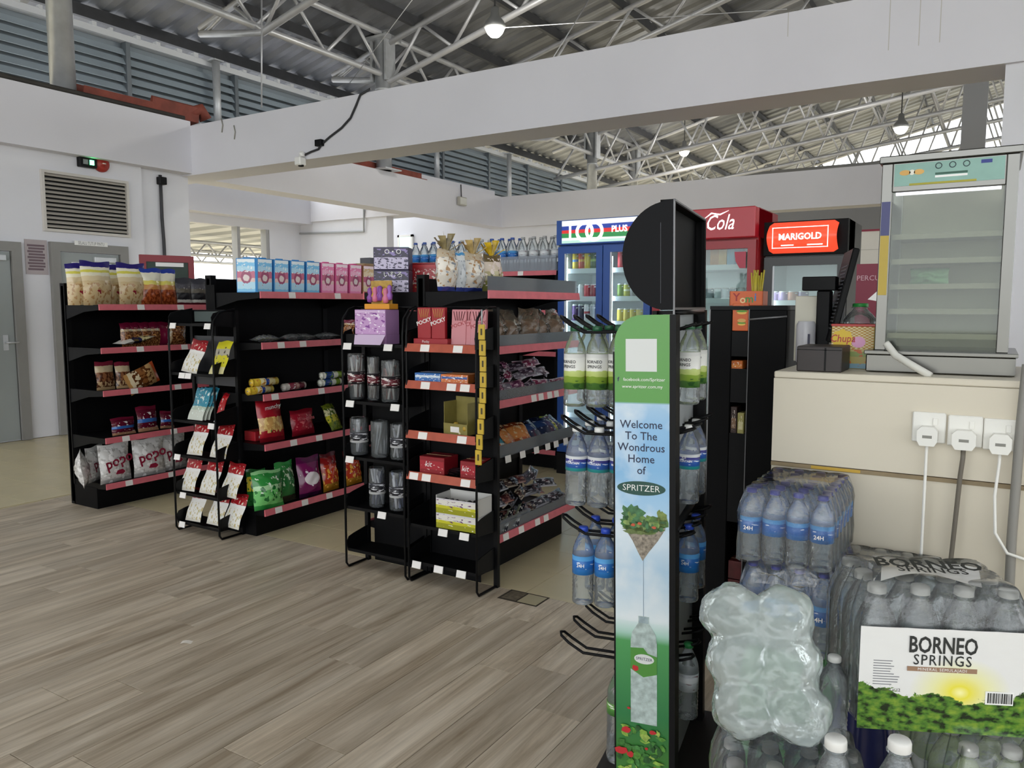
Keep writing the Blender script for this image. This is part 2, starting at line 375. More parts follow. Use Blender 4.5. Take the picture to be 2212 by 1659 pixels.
# far hall wall with its maroon line
fy = 21.0
struct(box('wall_far', mat('far_wall', 'dcdad6', .7), None, -6, 9, fy, fy+.2, 0, P(1870, 500, Y=fy).z), 'white far wall of the hall with maroon line', 'wall')
box('maroon_line', mat('maroon', '8c2340', .5), bpy.data.objects['wall_far'], -6, 9, fy-.03, fy, P(1870, 500, Y=fy).z, P(1870, 496, Y=fy).z)
box('joint_line', mat('far_joint', 'b4b2ae', .7), bpy.data.objects['wall_far'], -6, 9, fy-.01, fy, P(1870, 540, Y=fy).z, P(1870, 539, Y=fy).z)
# exterior awning seen through the window
aw = thing('awning', 'ribbed metal awning outside the open window', 'awning', (-14, 8, 0))
z_a = P(500, 545, X=-19).z; z_b = P(500, 492, X=-14).z
b = MB()
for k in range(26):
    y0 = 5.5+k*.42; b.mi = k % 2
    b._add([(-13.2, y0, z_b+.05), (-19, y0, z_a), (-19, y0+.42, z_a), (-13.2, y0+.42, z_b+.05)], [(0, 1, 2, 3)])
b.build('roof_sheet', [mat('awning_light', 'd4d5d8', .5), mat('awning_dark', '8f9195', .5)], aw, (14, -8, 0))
for xx, zz in ((-19, z_a-.03), (-16, (z_a+z_b)/2-.12)):
    MB().tube([(xx, 5, zz), (xx, 17, zz)], .05).build('rail', M_truss, aw, (14, -8, 0)); MB().tube([(xx, 5, zz-.3), (xx, 17, zz-.3)], .04).build('rail', M_truss, aw, (14, -8, 0))
    t = MB(); y = 5.0
    while y < 16: t.tube([(xx, y, zz), (xx, y+.3, zz-.3), (xx, y+.6, zz)], .025, 5); y += .6
    t.build('web_brace', M_truss, aw, (14, -8, 0))
MB().tube([(-19, 9.2, 0), (-19, 9.2, z_a)], .06).build('post', M_truss, aw, (14, -8, 0))
struct(box('ground', mat('outside_ground', 'b9b9ac', .9, noise=.2), None, -90, 60, -60, 90, -.5, -.31), 'pale ground outside', 'ground')

# ------------------------------------------------------------------ roof
SL = .256
def zroof(x): return 5.95+SL*(x+8.9) if x < 3 else 5.95+SL*11.9-.256*(x-3)
def roofm():
    m = bpy.data.materials.new('roof_sheet_metal'); m.use_nodes = True; nt = m.node_tree; b = nt.nodes['Principled BSDF']; N = nt.nodes.new; L = nt.links.new
    tc = N('ShaderNodeTexCoord'); n = N('ShaderNodeTexNoise'); n.inputs['Scale'].default_value = .9; n.inputs['Detail'].default_value = 8; L(tc.outputs['Object'], n.inputs['Vector'])
    r = N('ShaderNodeValToRGB'); r.color_ramp.elements[0].position = .3; r.color_ramp.elements[0].color = lin('66676c'); r.color_ramp.elements[1].position = .7; r.color_ramp.elements[1].color = lin('8e9096')
    L(n.outputs['Fac'], r.inputs[0]); L(r.outputs[0], b.inputs['Base Color']); b.inputs['Roughness'].default_value = .45; b.inputs['Metallic'].default_value = .3; return m
M_roof = roofm()
RY0, RY1 = -13.0, 31.5
b = MB(); n = int((RY1-RY0)/.1)
xs = (-11.45, -9.2, 3.0, 16.0); rows = []
prof = (0, 0, .03, .03)
for k in range(n+1):
    y = RY0+k*.1; dz = prof[k % 4]
    rows.append([(x, y, zroof(x)+dz) for x in xs])
vs = [p for r_ in rows for p in r_]; fs = []
for k in range(n):
    yy = RY0+k*.1
    for j in range(3):
        a = k*4+j
        if not (j == 1 and (yy+8.6) % 3.2 < 1.0 and -12 < yy < 3.6): fs.append((a, a+1, a+5, a+4))  # slots left out of the unseen roof to let in extra light
b._add(vs, fs)
ceil = struct(b.build('ceiling', M_roof), 'ribbed grey metal roof sheeting high over the hall', 'roof')
sk = MB()
for k in range(-1, 5):
    y = -8.6+3.2*k-.05
    if -12 < y < 3.4: sk._add([(x, yy, zroof(x)+.035) for yy in (y, y+1.1) for x in (-9.2, 3.0)], [(0, 1, 3, 2)])
sk.build('added_skylight', clear('added_skylight', 'f4f6f6', .15, .3, 'ffffff'), ceil)  # made-up translucent strips, out of view, added to brighten the floor
M_purl = mat('purlin_dark', '4a4a4d', .5, .3, noise=.15)
k = -11.9
while k < 15:
    zz = zroof(k)-.02
    MB().box(-.035, .035, RY0, RY1, -.16, 0).build('purlin', M_purl, ceil, (k, 0, zz)); k += 1.22
# rafter trusses across the hall
def rafter(Y, x0=-10.06, x1=3.0, depth=.62, slope=SL, zb0=None, step=1.05, x2=9.5):
    zt = lambda x: zroof(x)-.2
    zb = (lambda x: zt(x)-depth*min(1, .12+(x-x0)/1.3)) if zb0 is None else (lambda x: zb0+slope*(x-x0))
    return zt, zb
TL = 'silver steel roof truss spanning the hall, at'
def truss_x(Y, zb0=None, slope=SL, x1=3.0, label='', grp='rafter trusses'):
    x0 = -10.06; zt, zb = rafter(Y, zb0=zb0, slope=slope)
    t = thing('roof_truss', label, 'truss', (x0, Y, 4.9), 0, grp)
    o = (-x0, -Y, -4.9)
    MB().tube([(x0, Y, zt(x0)), (x1, Y, zt(x1))], .05, 8).build('top_chord', M_truss, t, o)
    MB().tube([(x0, Y, zb(x0)), (x0+1.3, Y, zb(x0+1.3)), (x1, Y, zb(x1))], .05, 8).build('bottom_chord', M_truss, t, o)
    x = x0+.1; up = True
    while x < x1-.5:
        xn = x+.62; a = (x, Y, zb(x) if up else zt(x)); c = (xn, Y, zt(xn) if up else zb(xn))
        MB().tube([a, c], .027, 6).build('web_brace', M_truss, t, o); x = xn; up = not up
    return t
for k, Y in enumerate((2.35, 5.02, 7.7, 10.39, 13.1, 15.76)):
    truss_x(Y, label='silver steel roof truss number %s back from the front, over the shop' % ('one', 'two', 'three', 'four', 'five', 'six')[k])
for k, Y in enumerate((18.4, 20.6, 22.8, 25.2, 27.6, 30.4)):
    truss_x(Y, zb0=4.75, slope=.12, label='silver steel lower truss %s in the far hall behind the back beam' % ('first', 'second', 'third', 'fourth', 'fifth', 'sixth')[k], grp='far trusses')
# long truss along the column line
t = thing('roof_truss', 'long silver truss running front to back along the columns', 'truss', (-8.9, -4, 5.3)); o = (8.9, 4, -5.3)
MB().tube([(-8.9, -4, 5.93), (-8.9, 31, 5.93)], .05, 8).build('top_chord', M_truss, t, o); MB().tube([(-8.9, -4, 5.28), (-8.9, 31, 5.28)], .05, 8).build('bottom_chord', M_truss, t, o)
y = 1.0; up = True
while y < 30:
    MB().tube([(-8.9, y, 5.28 if up else 5.93), (-8.9, y+.67, 5.93 if up else 5.28)], .027, 6).build('web_brace', M_truss, t, o); y += .67; up = not up
# round steel columns on the left beam
for k, (Y, r, lab) in enumerate(((5.02, .13, 'thick galvanised column rising from the left beam by the louvres'), (10.39, .13, 'galvanised column behind the crossing beam where trusses meet'), (18.4, .13, 'galvanised column in the far hall above the back beam'), (21.1, .12, 'second galvanised column in the far hall, deeper'))):
    c = thing('steel_column', lab, 'column', (-8.93, Y, 3.72), 0, None)
    zb_ = 0 if k < 2 else -3.72
    MB().lathe([(r, zb_), (r, 1.3), (r*1.03, 1.3), (r*1.03, 1.34), (r, 1.34), (r, 2.3)], 20).build('shaft', M_galv, c)
    b = MB(); b.box(-r*1.7, r*1.7, -r*1.7, r*1.7, 2.1, 2.14)
    if k: b.box(-r*1.35, -r*1.0, -r*.9, r*.9, 1.45, 2.2); b.box(r*1.0, r*1.35, -r*.9, r*.9, 1.45, 2.2)
    b.build('gusset_plate', M_galv, c)
    if k < 2: MB().box(-r*1.6, r*1.6, -r*1.6, r*1.6, 0, .02).build('base_plate', M_galv, c)
# louvre wall with single blades
LX = -10.06
lv = struct(link('wall_louvre', None, None, (LX, 0, 3.7)), 'grey louvre wall above the left beam', 'wall'); lv.empty_display_size = .1
M_lou = mat('louvre_grey', 'a6b2bb', .45, .1, noise=.08, nscale=4); M_lpost = mat('louvre_post', '6a7177', .5, .2)
bl = MB().prism([(0, 0), (.055, -.085), (.062, -.08), (.007, .007)], 0.02, 1.73, 'y').mesh('louvre_blade', M_lou)
yy = 3.0
while yy < 21:
    for j in range(11):
        link('louvre_blade', bl, lv, (0, yy, -.05+j*.118))
    MB().box(-.03, .08, -.03, .03, -.2, 1.27).build('mullion', M_lpost, lv, (0, yy, 0)); yy += 1.75
MB().box(-.05, .09, 3, 21, 1.22, 1.30).build('head_rail', mat('eave_white', 'd8dade', .5), lv)
MB().box(-.06, .1, -12, 3, -.7, 1.3).build('louvre_panel', M_lou, lv); MB().box(-.1, -.06, 3, 21, .1, 1.3).build('backing', mat('louvre_back', '848d94', .6), lv)
jb = MB()
for k in range(60):
    y = 3+k*.3+random.uniform(-.05, .05); jb.box(.02, .1, y, y+random.uniform(.03, .1), 1.29, 1.33+random.uniform(0, .03))
jb.build('flashing', mat('eave_white', 'd8dade', .5), lv)
for Y, lab in ((7.79, 'thin silver post in front of the louvres, near the beam corner'), (13.1, 'thin silver post before the louvres in the gap under the beam'), (15.9, 'second thin silver post before the far louvres')):
    c = thing('steel_post', lab, 'post', (-9.86, Y, 3.86)); MB().lathe([(.055, 0), (.055, 1.12)], 12).build('shaft', M_galv, c); box('cap_plate', M_galv, c, -.08, .08, -.08, .08, 1.12, 1.14)
# wires and stays
for nm, pts, lab in (('hanging_rod', [P(565, 0, Y=6.6), P(565, 232, Y=6.6)], 'thin white rod hanging above the beam corner'),
                     ('stay_wire', [P(905, -20, Y=8.2), P(755, 180, Y=9.4)], 'thin stay wire crossing in front of the near truss'),
                     ('stay_wire', [P(1272, 0, Y=7.6), P(1194, 126, Y=6.95)], 'pale slanting wire down to the crossing beam'),
                     ('stay_wire', [P(1085, 60, Y=9), P(1700, 20, Y=9)], 'pale level wire running right from the lit lamp'),
                     ('stay_wire', [P(250, -20, Y=8.5), P(395, 105, Y=9.4)], 'dark bracing wire under the roof above the louvres')):
    tag(MB().tube(pts, .006 if 'rod' not in nm else .01, 5).build(nm, M_truss), lab, 'wire')
# pendant lamps
def lamp(px, py, Y, lab, w=60):
    p = P(px, py, Y=Y)
    c = thing('pendant_lamp', lab, 'lamp', (p.x, p.y, p.z), 0, None)
    MB().lathe([(.13, 0), (.15, .02), (.12, .09), (.06, .16), (.05, .26), (.02, .28)], 20).build('housing', mat('lamp_housing', '9a9a98', .4, .5), c)
    MB().lathe([(.005, -.11), (.06, -.1), (.1, -.06), (.12, -.02), (.125, .0)], 20).build('diffuser', mat('lamp_glow', 'fffbe6', .4, emit=18), c)
    MB().tube([(0, 0, .28), (0, 0, max(.5, zroof(p.x)-p.z-.05))], .012, 5).build('drop_rod', M_purl, c)
    l = bpy.data.lights.new('lamp_light', 'POINT'); l.energy = w; l.color = (1, .97, .9); l.shadow_soft_size = .15
    lo = bpy.data.objects.new('lamp_light', l); COL.objects.link(lo); lo.parent = c; lo.location = (0, 0, -.3)
lamp(1069, 62, 9.0, 'lit round pendant lamp over the crossing beam, left of centre')
lamp(1478, 328, 19.5, 'lit small pendant lamp in the far hall, middle')
lamp(1946, 277, 17.0, 'lit pendant lamp in the far hall by the bright gable')
# right end of the far hall: boxed post and light gable
c = thing('boxed_post', 'grey boxed steel post at the right end of the far hall', 'post', (P(2100, 250, Y=13).x, 13, 0))
box('shaft', mat('post_grey', '8d8c8c', .5, .3), c, -.12, .18, -.12, .12, 0, 8)
for dx in (.42, .5): MB().tube([(dx, -.1, 0), (dx+.35, 0, 7)], .035, 6).build('pipe', M_galv, c)
MB().box(.55, 1.6, .5, .6, 3.8, 8).build('dark_panel', mat('hall_panel', '737375', .6), c)
struct(box('wall_far_upper', mat('hall_panel', '737375', .6, noise=.1), None, -7, 14, 24.5, 24.6, 2.5, 5.5), 'grey corrugated panel high in the far hall', 'wall')
# ------------------------------------------------------------------ gondolas (built facing local -y, shelf run along local x)
def shelf(parent, L, y_back, depth, z, strip, tags=(), x0=0.0, guard=None, sgn=-1, tagm=None, strip_h=.042):
    """plate with side brackets, price strip and paper tags; z is the middle of the strip"""
    zt = z+.012; yf = y_back+sgn*depth
    b = MB(); b.box(x0+.006, x0+L-.006, min(y_back, yf), max(y_back, yf), zt-.022, zt)
    s = b.build('shelf', M_black, parent)
    for xx in (x0+.004, x0+L-.008):
        pts = [(y_back, zt-.1), (y_back, zt+.004), (yf*1+0, zt+.004), (yf, zt-.03), (y_back+sgn*depth*.55, zt-.045)]
        MB().prism(pts, xx, xx+.004, 'x').build('bracket', M_black, s)
    if strip:
        c = MB(); e = .012*(-sgn)
        c.prism([(yf, z-strip_h/2), (yf+sgn*.012, z-strip_h/2+.002), (yf+sgn*.006, z+strip_h/2), (yf, z+strip_h/2)], x0+.002, x0+L-.002, 'x')
        c.build('price_strip', strip, s)
    for tx in tags:
        t = MB(); t.prism([(yf+sgn*.0125, z-strip_h/2+.003), (yf+sgn*.0135, z-strip_h/2+.003), (yf+sgn*.0085, z+strip_h/2-.002), (yf+sgn*.0075, z+strip_h/2-.002)], x0+tx, x0+tx+.055, 'x')
        t.build('price_tag', tagm or M_tag, s)
    if guard:
        g = MB(); g.box(x0+.01, x0+L-.01, yf+.004 if sgn < 0 else yf-.007, yf+.007 if sgn < 0 else yf-.004, zt, zt+guard); g.build('clear_guard', M_glass2, s)
    return s
M_glass2 = clear('acrylic_guard', 'f0f3f7', .24, .06, 'cdd3dd')
def gondola(label, x_spine, y0, nb, L, zs, depth, htop, base_d, strips, tags, back=False, guards=()):
    t = thing('gondola_shelf', label, 'shelf', (x_spine, y0, 0), R(90))
    TL_ = nb*L
    MB().box(0, TL_, 0, .03, .02, htop).build('back_panel', M_black2, t)
    for k in range(nb+1):
        u = MB(); xx = min(max(k*L-.02, 0), TL_-.04); u.box(xx, xx+.04, -.012, .042, 0, htop+.02)
        for q in range(26): u.box(xx+.012, xx+.016, -.0125, -.012, .1+q*.055, .125+q*.055)
        u.build('upright', M_black, t)
    b = MB(); b.box(0, TL_, -base_d, 0, .0, zs[-1]-.02)
    b.build('plinth', M_black2, t)
    for i, z in enumerate(zs):
        for k in range(nb):
            shelf(t, L, 0, depth if i < len(zs)-1 else depth-.02, z, strips[i], tags[i] if k == 0 else [.2, .6], k*L, guards[i] if guards else None)
    if back:
        MB().box(.02, TL_-.02, .03, .28, 0, .15).build('plinth', M_black2, t)
        for i, z in enumerate(zs):
            shelf(t, L, .03, .38, z, M_pink, [.2, .6], 0, None, sgn=1)
    return t
ZG1 = (1.42, 1.122, .826, .496, .17); ZG2 = (1.494, 1.187, .872, .565, .155); ZG3 = (1.484, 1.2, .92, .625, .2)
gondola('black gondola shelf on the left holding popo bags and nuts', -5.62, 3.08, 2, .95, ZG1, .42, 1.57, .29, [M_pink]*5, [[.28, .6], [.26, .62], [.2, .55], [.12, .5], [.14, .48]])
gondola('black gondola shelf in the middle topped with blue and pink boxes', -4.21, 3.22, 2, .98, ZG2, .455, 1.60, .36, [M_pink]*5, [[.22, .62], [.12, .3], [.06, .45], [.2, .42], [.08, .3, .52]])
gondola('black gondola shelf on the right full of sweets, bread on top', -2.56, 3.27, 1, 1.0, ZG3, .405, 1.57, .30, [M_pink, M_pink, M_pink, None, M_pink], [[], [], [.42, .5, .6, .68], [.15, .3, .45, .58, .68, .8], [.16, .32, .5, .6]], back=True, guards=(.08, .065, .06, .065, .06))
box('end_panel', M_black2, bpy.data.objects['gondola_shelf.002'], -.004, .0, -.36, .36, .0, 1.4)
box('end_panel', M_black2, bpy.data.objects['gondola_shelf.001'], -.004, .0, -.05, .03, .0, 1.56)
# ------------------------------------------------------------------ wire end stands (front toward -y)
def stand(label, x, yf, w, d, zs, strips, tags, top=1.42, panel=True, cheek=True, tagz=0):
    t = thing('display_stand', label, 'stand', (x, yf+d, 0))
    for xx in (0.006, w-.006):
        b = MB(); b.tube([(xx, -.02, .008), (xx, -d+.02, .008), (xx, -d+.004, .03), (xx, -d+.006, top-.14), (xx, -d+.015, top-.06), (xx, -d+.06, top-.012), (xx, -d*.45, top), (xx, -.02, top)], .0065, 6); b.build('post', M_black, t)
        b = MB(); b.box(xx-.012, xx+.012, -.022, .0, 0, top)
        for q in range(24): b.box(xx-.003, xx+.003, -.0225, -.022, .08+q*.054, .1+q*.054)
        b.build('rear_upright', M_black, t)
    if panel: MB().box(.012, w-.012, -.012, -.006, .1, top-.02).build('back_panel', M_black2, t)
    MB().tube([(.006, -.02, top), (w-.006, -.02, top)], .005, 6).build('top_rail', M_black, t)
    for i, z in enumerate(zs):
        b = MB(); b.prism([(-d+.012, z+.012), (-d+.012, z-.004), (-.012, z+.004), (-.012, z+.008), (-d+.016, z), (-d+.016, z+.012)], .012, w-.012, 'x')
        s = b.build('shelf', M_black, t)
        if cheek:
            pr = [(-d+.012, z+.0), (-d+.004, z+.05), (-d+.02, z+.075), (-d+.06, z+.085), (-.012, z+.105), (-.012, z-.012)]
            for xx in (.010, w-.014): MB().prism(pr, xx, xx+.004, 'x').build('cheek', M_black, s)
        st = strips[i]
        if st: MB().prism([(-d+.010, z-.024), (-d-.004, z-.022), (-d+.006, z+.018), (-d+.012, z+.018)], .0, w-.006, 'x').build('price_strip', st, s)
        for tx in tags[i]:
            MB().prism([(-d+.0, z-.02), (-d-.006, z-.02), (-d+.003, z+.014), (-d+.006, z+.014)], tx, tx+.055, 'x').build('price_tag', M_tag, s)
    return t
ZS2 = (1.31, 1.004, .708, .486, .246, .055); ZS3 = (1.218, .912, .61, .335, .1); ZS4 = (1.222, 1.036, .782, .57, .302, .108)
stand('black wire end stand holding red and white packets', -4.385, 3.03, .43, .19, ZS2, [None]*6, [[.03, .36], [.1, .16], [.36], [.02], [.06], [.04]], top=1.40, panel=False)
stand('black wire end stand with clear canisters and a lilac carton', -2.96, 3.07, .425, .19, ZS3, [None]*5, [[.02, .3], [.03, .34], [.02], [.24], []], panel=False)
stand('black wire end stand with red stick boxes and orange price strips', -2.522, 3.07, .435, .195, ZS4, [M_brick, M_brick, M_brick, M_brick, None, None], [[.1, .3], [.1, .26, .34], [.08, .32], [.02, .1, .34], [.2, .33], [.03, .17, .31]])
o = bpy.data.objects['display_stand']
MB().box(.03, .40, -.012, -.008, 1.33, 1.395).build('sign_plate', mat('grey_acrylic', '5f6866', .25), o)
MB().box(.012, .418, -.008, -.004, .93, 1.24).build('back_panel', mat('grey_panel', '3a3a3e', .4), o)
# ------------------------------------------------------------------ goods: builders
def bagmesh(name, w, h, t, m, seed=0, lump=.12, waist=.05, crimp=.06, flare=0, nu=10, nv=14, n_lump=3):
    rn = random.Random(seed); ph = [(rn.uniform(0, 6), rn.uniform(0, 6), rn.uniform(1.5, 5), rn.uniform(2, 6)) for _ in range(n_lump)]
    b = MB()
    def env(v):
        q = min(1, max(0, (v-crimp*.6)/(1-crimp*1.6))); return max(0, math.sin(math.pi*q))**.55
    for sg in (-1, 1):
        def fn(u, v, sg=sg):
            e = env(v)*max(0, math.sin(math.pi*u))**.6
            wr = 1+lump*sum(math.sin(a+c*6*u)*math.sin(b_+d*5*v) for a, b_, c, d in ph)
            x = (u-.5)*w*(1-waist*math.sin(math.pi*v)+flare*max(0, v-.85)*4)
            ed = .004*math.sin(seed+v*9) * (1-e)
            y = sg*t/2*e*wr+ed
            return (x if sg < 0 else x, y, h*(v+.02*math.sin(u*7+seed)*max(0, v-.8)*5))
        if sg < 0: b.grid(fn, nu, nv)
        else: b.grid(lambda u, v: fn(1-u, v), nu, nv)
    return b.mesh(name, m)
def bagobj(name, me, label, cat, loc, rz=0, rx=0, ry=0, group=None):
    rx = -abs(rx) if abs(rx) < R(40) else rx
    o = link(name, me, None, loc, (rx, ry, rz)); return tag(o, label, cat, group)
F = R(90)   # facing the aisle (+X)
def gx(px, py, X): return P(px, py, X=X).y
# ---- left gondola, top: tall bags of crackers
tan = pack('cracker_film', [(0, 'cdb489'), (.55, 'd9c6a0'), (.66, 'e9e2c8'), (.74, 'd8cf5a'), (.8, 'efe9d5'), (.87, '2b2272')], [('b18a5c', 9, .55, 0, .5), ('8c2434', 5, .62, .25, .5)], .2)
tan2 = pack('prawn_cracker_film', [(0, 'a8542c'), (.42, 'c98a4a'), (.55, 'e2d46a'), (.66, 'e9e4cf'), (.88, '2a3f9a')], [('7a3418', 9, .5, 0, .42)], .2)
bg1 = bagmesh('cracker_bag', .235, .30, .10, tan, 1); bg2 = bagmesh('cracker_bag', .20, .29, .09, tan, 5); bg3 = bagmesh('prawn_cracker_bag', .175, .27, .08, tan2, 9)
z = ZG1[0]+.014
L1 = 'tall clear bag of pale crackers with purple top, on the left gondola,'
for me, px, rz, X, lab in ((bg2, 180, -12, -5.42, L1+' leftmost'), (bg1, 214, 8, -5.27, L1+' second from left'), (bg2, 258, -8, -5.42, L1+' third from left'), (bg1, 290, 6, -5.28, L1+' fourth from left')):
    bagobj('cracker_bag', me, lab, 'snack bag', (X, gx(px, 652, X), z), F+R(rz), R(5), 0, 'cracker bags')
for px, X, lab in ((329, -5.27, 'left'), (361, -5.29, 'right')):
    bagobj('prawn_cracker_bag', bg3, 'brown prawn cracker bag with yellow and white label, %s of the pair' % lab, 'snack bag', (X, gx(px, 652, X), z), F, R(4), 0, 'prawn cracker bags')
blk = pack('black_pouch_film', [(0, '5a1420'), (.1, 'd8d4cc'), (.2, '1c1b20'), (.45, '5d564a'), (.6, '4c4a52'), (.78, '3c3c44')], [('cfcac2', 11, .66, .55, .8)], .35)
bk = bagmesh('black_pouch', .15, .21, .06, blk, 3)
for k, px in enumerate((396, 430, 452, 476, 500, 520)):
    X = -5.3; bagobj('black_pouch', bk, 'small black snack pouch with grey print, %s along the left gondola top' % ('first', 'second', 'third', 'fourth', 'fifth', 'sixth')[k], 'snack bag', (X, gx(px, 650, X), z), F+R(random.uniform(-6, 6)), R(4), 0, 'black pouches')
# second shelf: nuts, one bag lying flat
nut = pack('nut_film', [(0, '8a5634'), (.62, 'c9ad88'), (.72, '6a1230')], [('5b3017', 9, .5, 0, .62), ('e0d8c8', 8, .6, .62, .78), ('c08a52', 12, .57, 0, .6)], .2)
nb = bagmesh('nut_bag', .125, .175, .06, nut, 4)
z = ZG1[1]+.014
for k, px in enumerate((279, 297, 318, 335, 350)):
    X = -5.3; bagobj('nut_bag', nb, 'small upright bag of brown nuts with maroon top, %s in the row' % ('first', 'second', 'third', 'fourth', 'fifth')[k], 'snack bag', (X, gx(px, 742, X), z), F+R(random.uniform(-8, 8)), R(6), 0, 'nut bags')
bagobj('nut_bag', bagmesh('nut_bag', .15, .22, .07, nut, 14), 'nut bag lying on its side at the end of the nut row', 'snack bag', (-5.28, gx(402, 738, -5.28), z+.07), F, 0, R(-88), 'nut bags')
flat = pack('flat_snack_film', [(0, 'd8d4cc'), (.3, '23264e'), (.55, 'd9cc9a'), (.8, 'b9b4a8')], [('6b5a30', 9, .55, .3, .8)], .2)
bagobj('snack_packet', bagmesh('snack_packet', .15, .26, .05, flat, 6), 'cream and navy snack packet lying flat alone on the left', 'snack bag', (-5.30, gx(258, 745, -5.30), z+.028), F, R(0), R(-90))
bpy.data.objects['snack_packet'].rotation_euler = (R(80), 0, F+R(90)); bpy.data.objects['snack_packet'].location = (-5.3, gx(256, 748, -5.3), z+.026)
# third shelf
bro = pack('coffee_candy_film', [(0, 'b99a72'), (.3, '8a5a3a'), (.62, 'c9b492'), (.85, '7a2436')], [('4d2a1a', 7, .5, .1, .6)], .2)
cb = bagmesh('candy_bag', .145, .20, .05, bro, 8); z = ZG1[2]+.014
bagobj('candy_bag', cb, 'brown and cream candy bag standing at the left of the third shelf', 'snack bag', (-5.32, gx(230, 838, -5.32), z), F+R(5), R(6)); bagobj('candy_bag', bagmesh('candy_bag', .11, .19, .05, bro, 18), 'narrower brown candy bag beside the first', 'snack bag', (-5.32, gx(268, 836, -5.32), z), F-R(6), R(6))
ogn = pack('orange_end_film', [(0, 'd8581f'), (.12, 'c9a06a'), (.4, '8d5a30'), (.6, 'd9c7a4'), (.9, 'b98a52')], [('5a3218', 7, .52, .2, .8)], .2)
o = bagobj('snack_packet', bagmesh('snack_packet', .16, .25, .07, ogn, 21), 'brown snack packet with orange end leaning over on the third shelf', 'snack bag', (-5.26, gx(338, 815, -5.26), z+.115), F, R(0), R(-112))
# fourth shelf: maroon packets
mar = pack('maroon_film', [(0, 'b98a6a'), (.14, '5d1028'), (.35, '3b6fb8'), (.5, '5d1028'), (.86, '741a34')], [('e8e0e0', 6, .6, .5, .75), ('d8d0c0', 10, .62, .05, .3)], .22)
z = ZG1[3]+.014
for k, (px, h, w, ry) in enumerate(((268, .125, .18, 0), (321, .185, .165, 0), (362, .13, .12, 5))):
    bagobj('maroon_packet', bagmesh('maroon_packet', w, h, .06, mar, 30+k), 'maroon snack packet with blue and white print, %s on the fourth shelf' % ('short one left', 'tall one middle', 'small one right')[k], 'snack bag', (-5.29, gx(px, 935-8*k, -5.29), z), F, R(8), R(ry), 'maroon packets')
# bottom shelf: white popo bags
M_popo = pack('popo_film', [(0, 'b9b6b2'), (.1, 'd8d6d3'), (.9, 'efedea')], [('b4b0ac', 9, .58, .02, .95), ('f6f4f2', 5, .56, 0, 1)], .22); M_prt = mat('popo_print', '8e1f3a', .3)
z = ZG1[4]+.014
pp = bagmesh('popo_bag', .25, .275, .10, M_popo, 40)
for k, (px, rz, X, s, lab) in enumerate(((184, 60, -5.33, .9, 'edge-on at the left end'), (212, 30, -5.43, .9, 'turned aside, second from the left'), (252, 6, -5.27, 1, 'facing out, third from the left'), (325, -2, -5.27, 1, 'facing out, fourth from the left'), (378, 8, -5.3, 1, 'behind the wire stand'))):
    t = thing('popo_bag', 'white popo snack bag with maroon lettering, '+lab, 'snack bag', (X, gx(px, 1045-(k-2)*12, X), z), F+R(rz), 'popo bags', R(5)); t.scale = (s, s, s)
    link('pouch', pp, t); text('popo', .105, M_prt, t, (0, -.054, .155), (R(90), R(-12), 0), bold=.02); text('fish', .03, M_prt, t, (0, -.056, .235)) if False else None
    MB().prism([(-.035, .06), (-.02, .085), (.02, .09), (.04, .07), (.02, .055)], -.053, -.05).build('print_patch', M_prt, t)
# ---- middle gondola, top: blue and pink gift boxes (plain print)
X2 = -3.80; z = ZG2[0]+.014
def giftbox(kind):
    top, mid, ed = dict(blue=('7cc4ec', 'b5def2', '2f86c6'), pink=('f08cb8', 'f6b4cf', 'd85a94'), gold=('d9b98a', 'ecd6b4', '9a6a4a'))[kind]
    t = thing('gift_box', '', 'box')
    body = MB().rbox(-.058, .058, -.022, .022, 0, .205, .002).build('carton', mat('gift_side_'+kind, ed, .35), t)
    fp = pack('gift_face_'+kind, [(0, top), (.08, mid), (.3, 'e9c9c4'), (.42, 'c86a86'), (.62, mid), (.78, top), (.9, 'e8f2f6' if kind == 'blue' else 'fbe4ec')], [('ffffff', 9, .62, .6, 1), ('e07a4a', 7, .66, 0, .4)], .3, .05, art=[('a04a6c', .5, .45, .30, .2), ('e6d6d4', .5, .42, .18, .1)])
    MB().quad((-.053, -.0225, .006), (.053, -.0225, .006), (.053, -.0225, .2), (-.053, -.0225, .2)).build('printed_face', fp, t)
    MB().rbox(-.02, .02, -.012, .012, .205, .211, .001).build('top_flap', mat('gift_side_'+kind, ed, .35), t)
    return t
pb, ppk, pgd = giftbox('blue'), giftbox('pink'), giftbox('gold')
for k, (px, g) in enumerate(((567, pb), (603, pb), (638, pb), (671, pb), (703, ppk), (733, ppk), (763, ppk), (791, pgd))):
    col = 'blue' if g is pb else 'pink' if g is ppk else 'tan'
    nm = {0: 'leftmost facing out', 1: 'second facing out', 2: 'third facing out', 3: 'last before the pink ones', 4: 'first after the blue ones', 5: 'middle of the three', 6: 'last before the tan one', 7: 'at the right end'}[k]
    place(g, (X2, gx(px, 628, X2), z), F, R(2), 0, '%s cartoon-style gift box, %s' % (col, nm), 'gift boxes on the middle gondola')
for px, dx, lab in ((527, -.0, 'blue gift box turned edge-on at the far left end'), (543, .02, 'blue gift box turned edge-on, second at the left end')):
    place(pb, (X2-.05, gx(px+8, 628, X2-.05), z), R(35), 0, 0, lab, 'gift boxes on the middle gondola')
for g in (pb, ppk, pgd): kill(g)
M_card = mat('brown_card', 'a58b6c', .8, noise=.12, nscale=14)
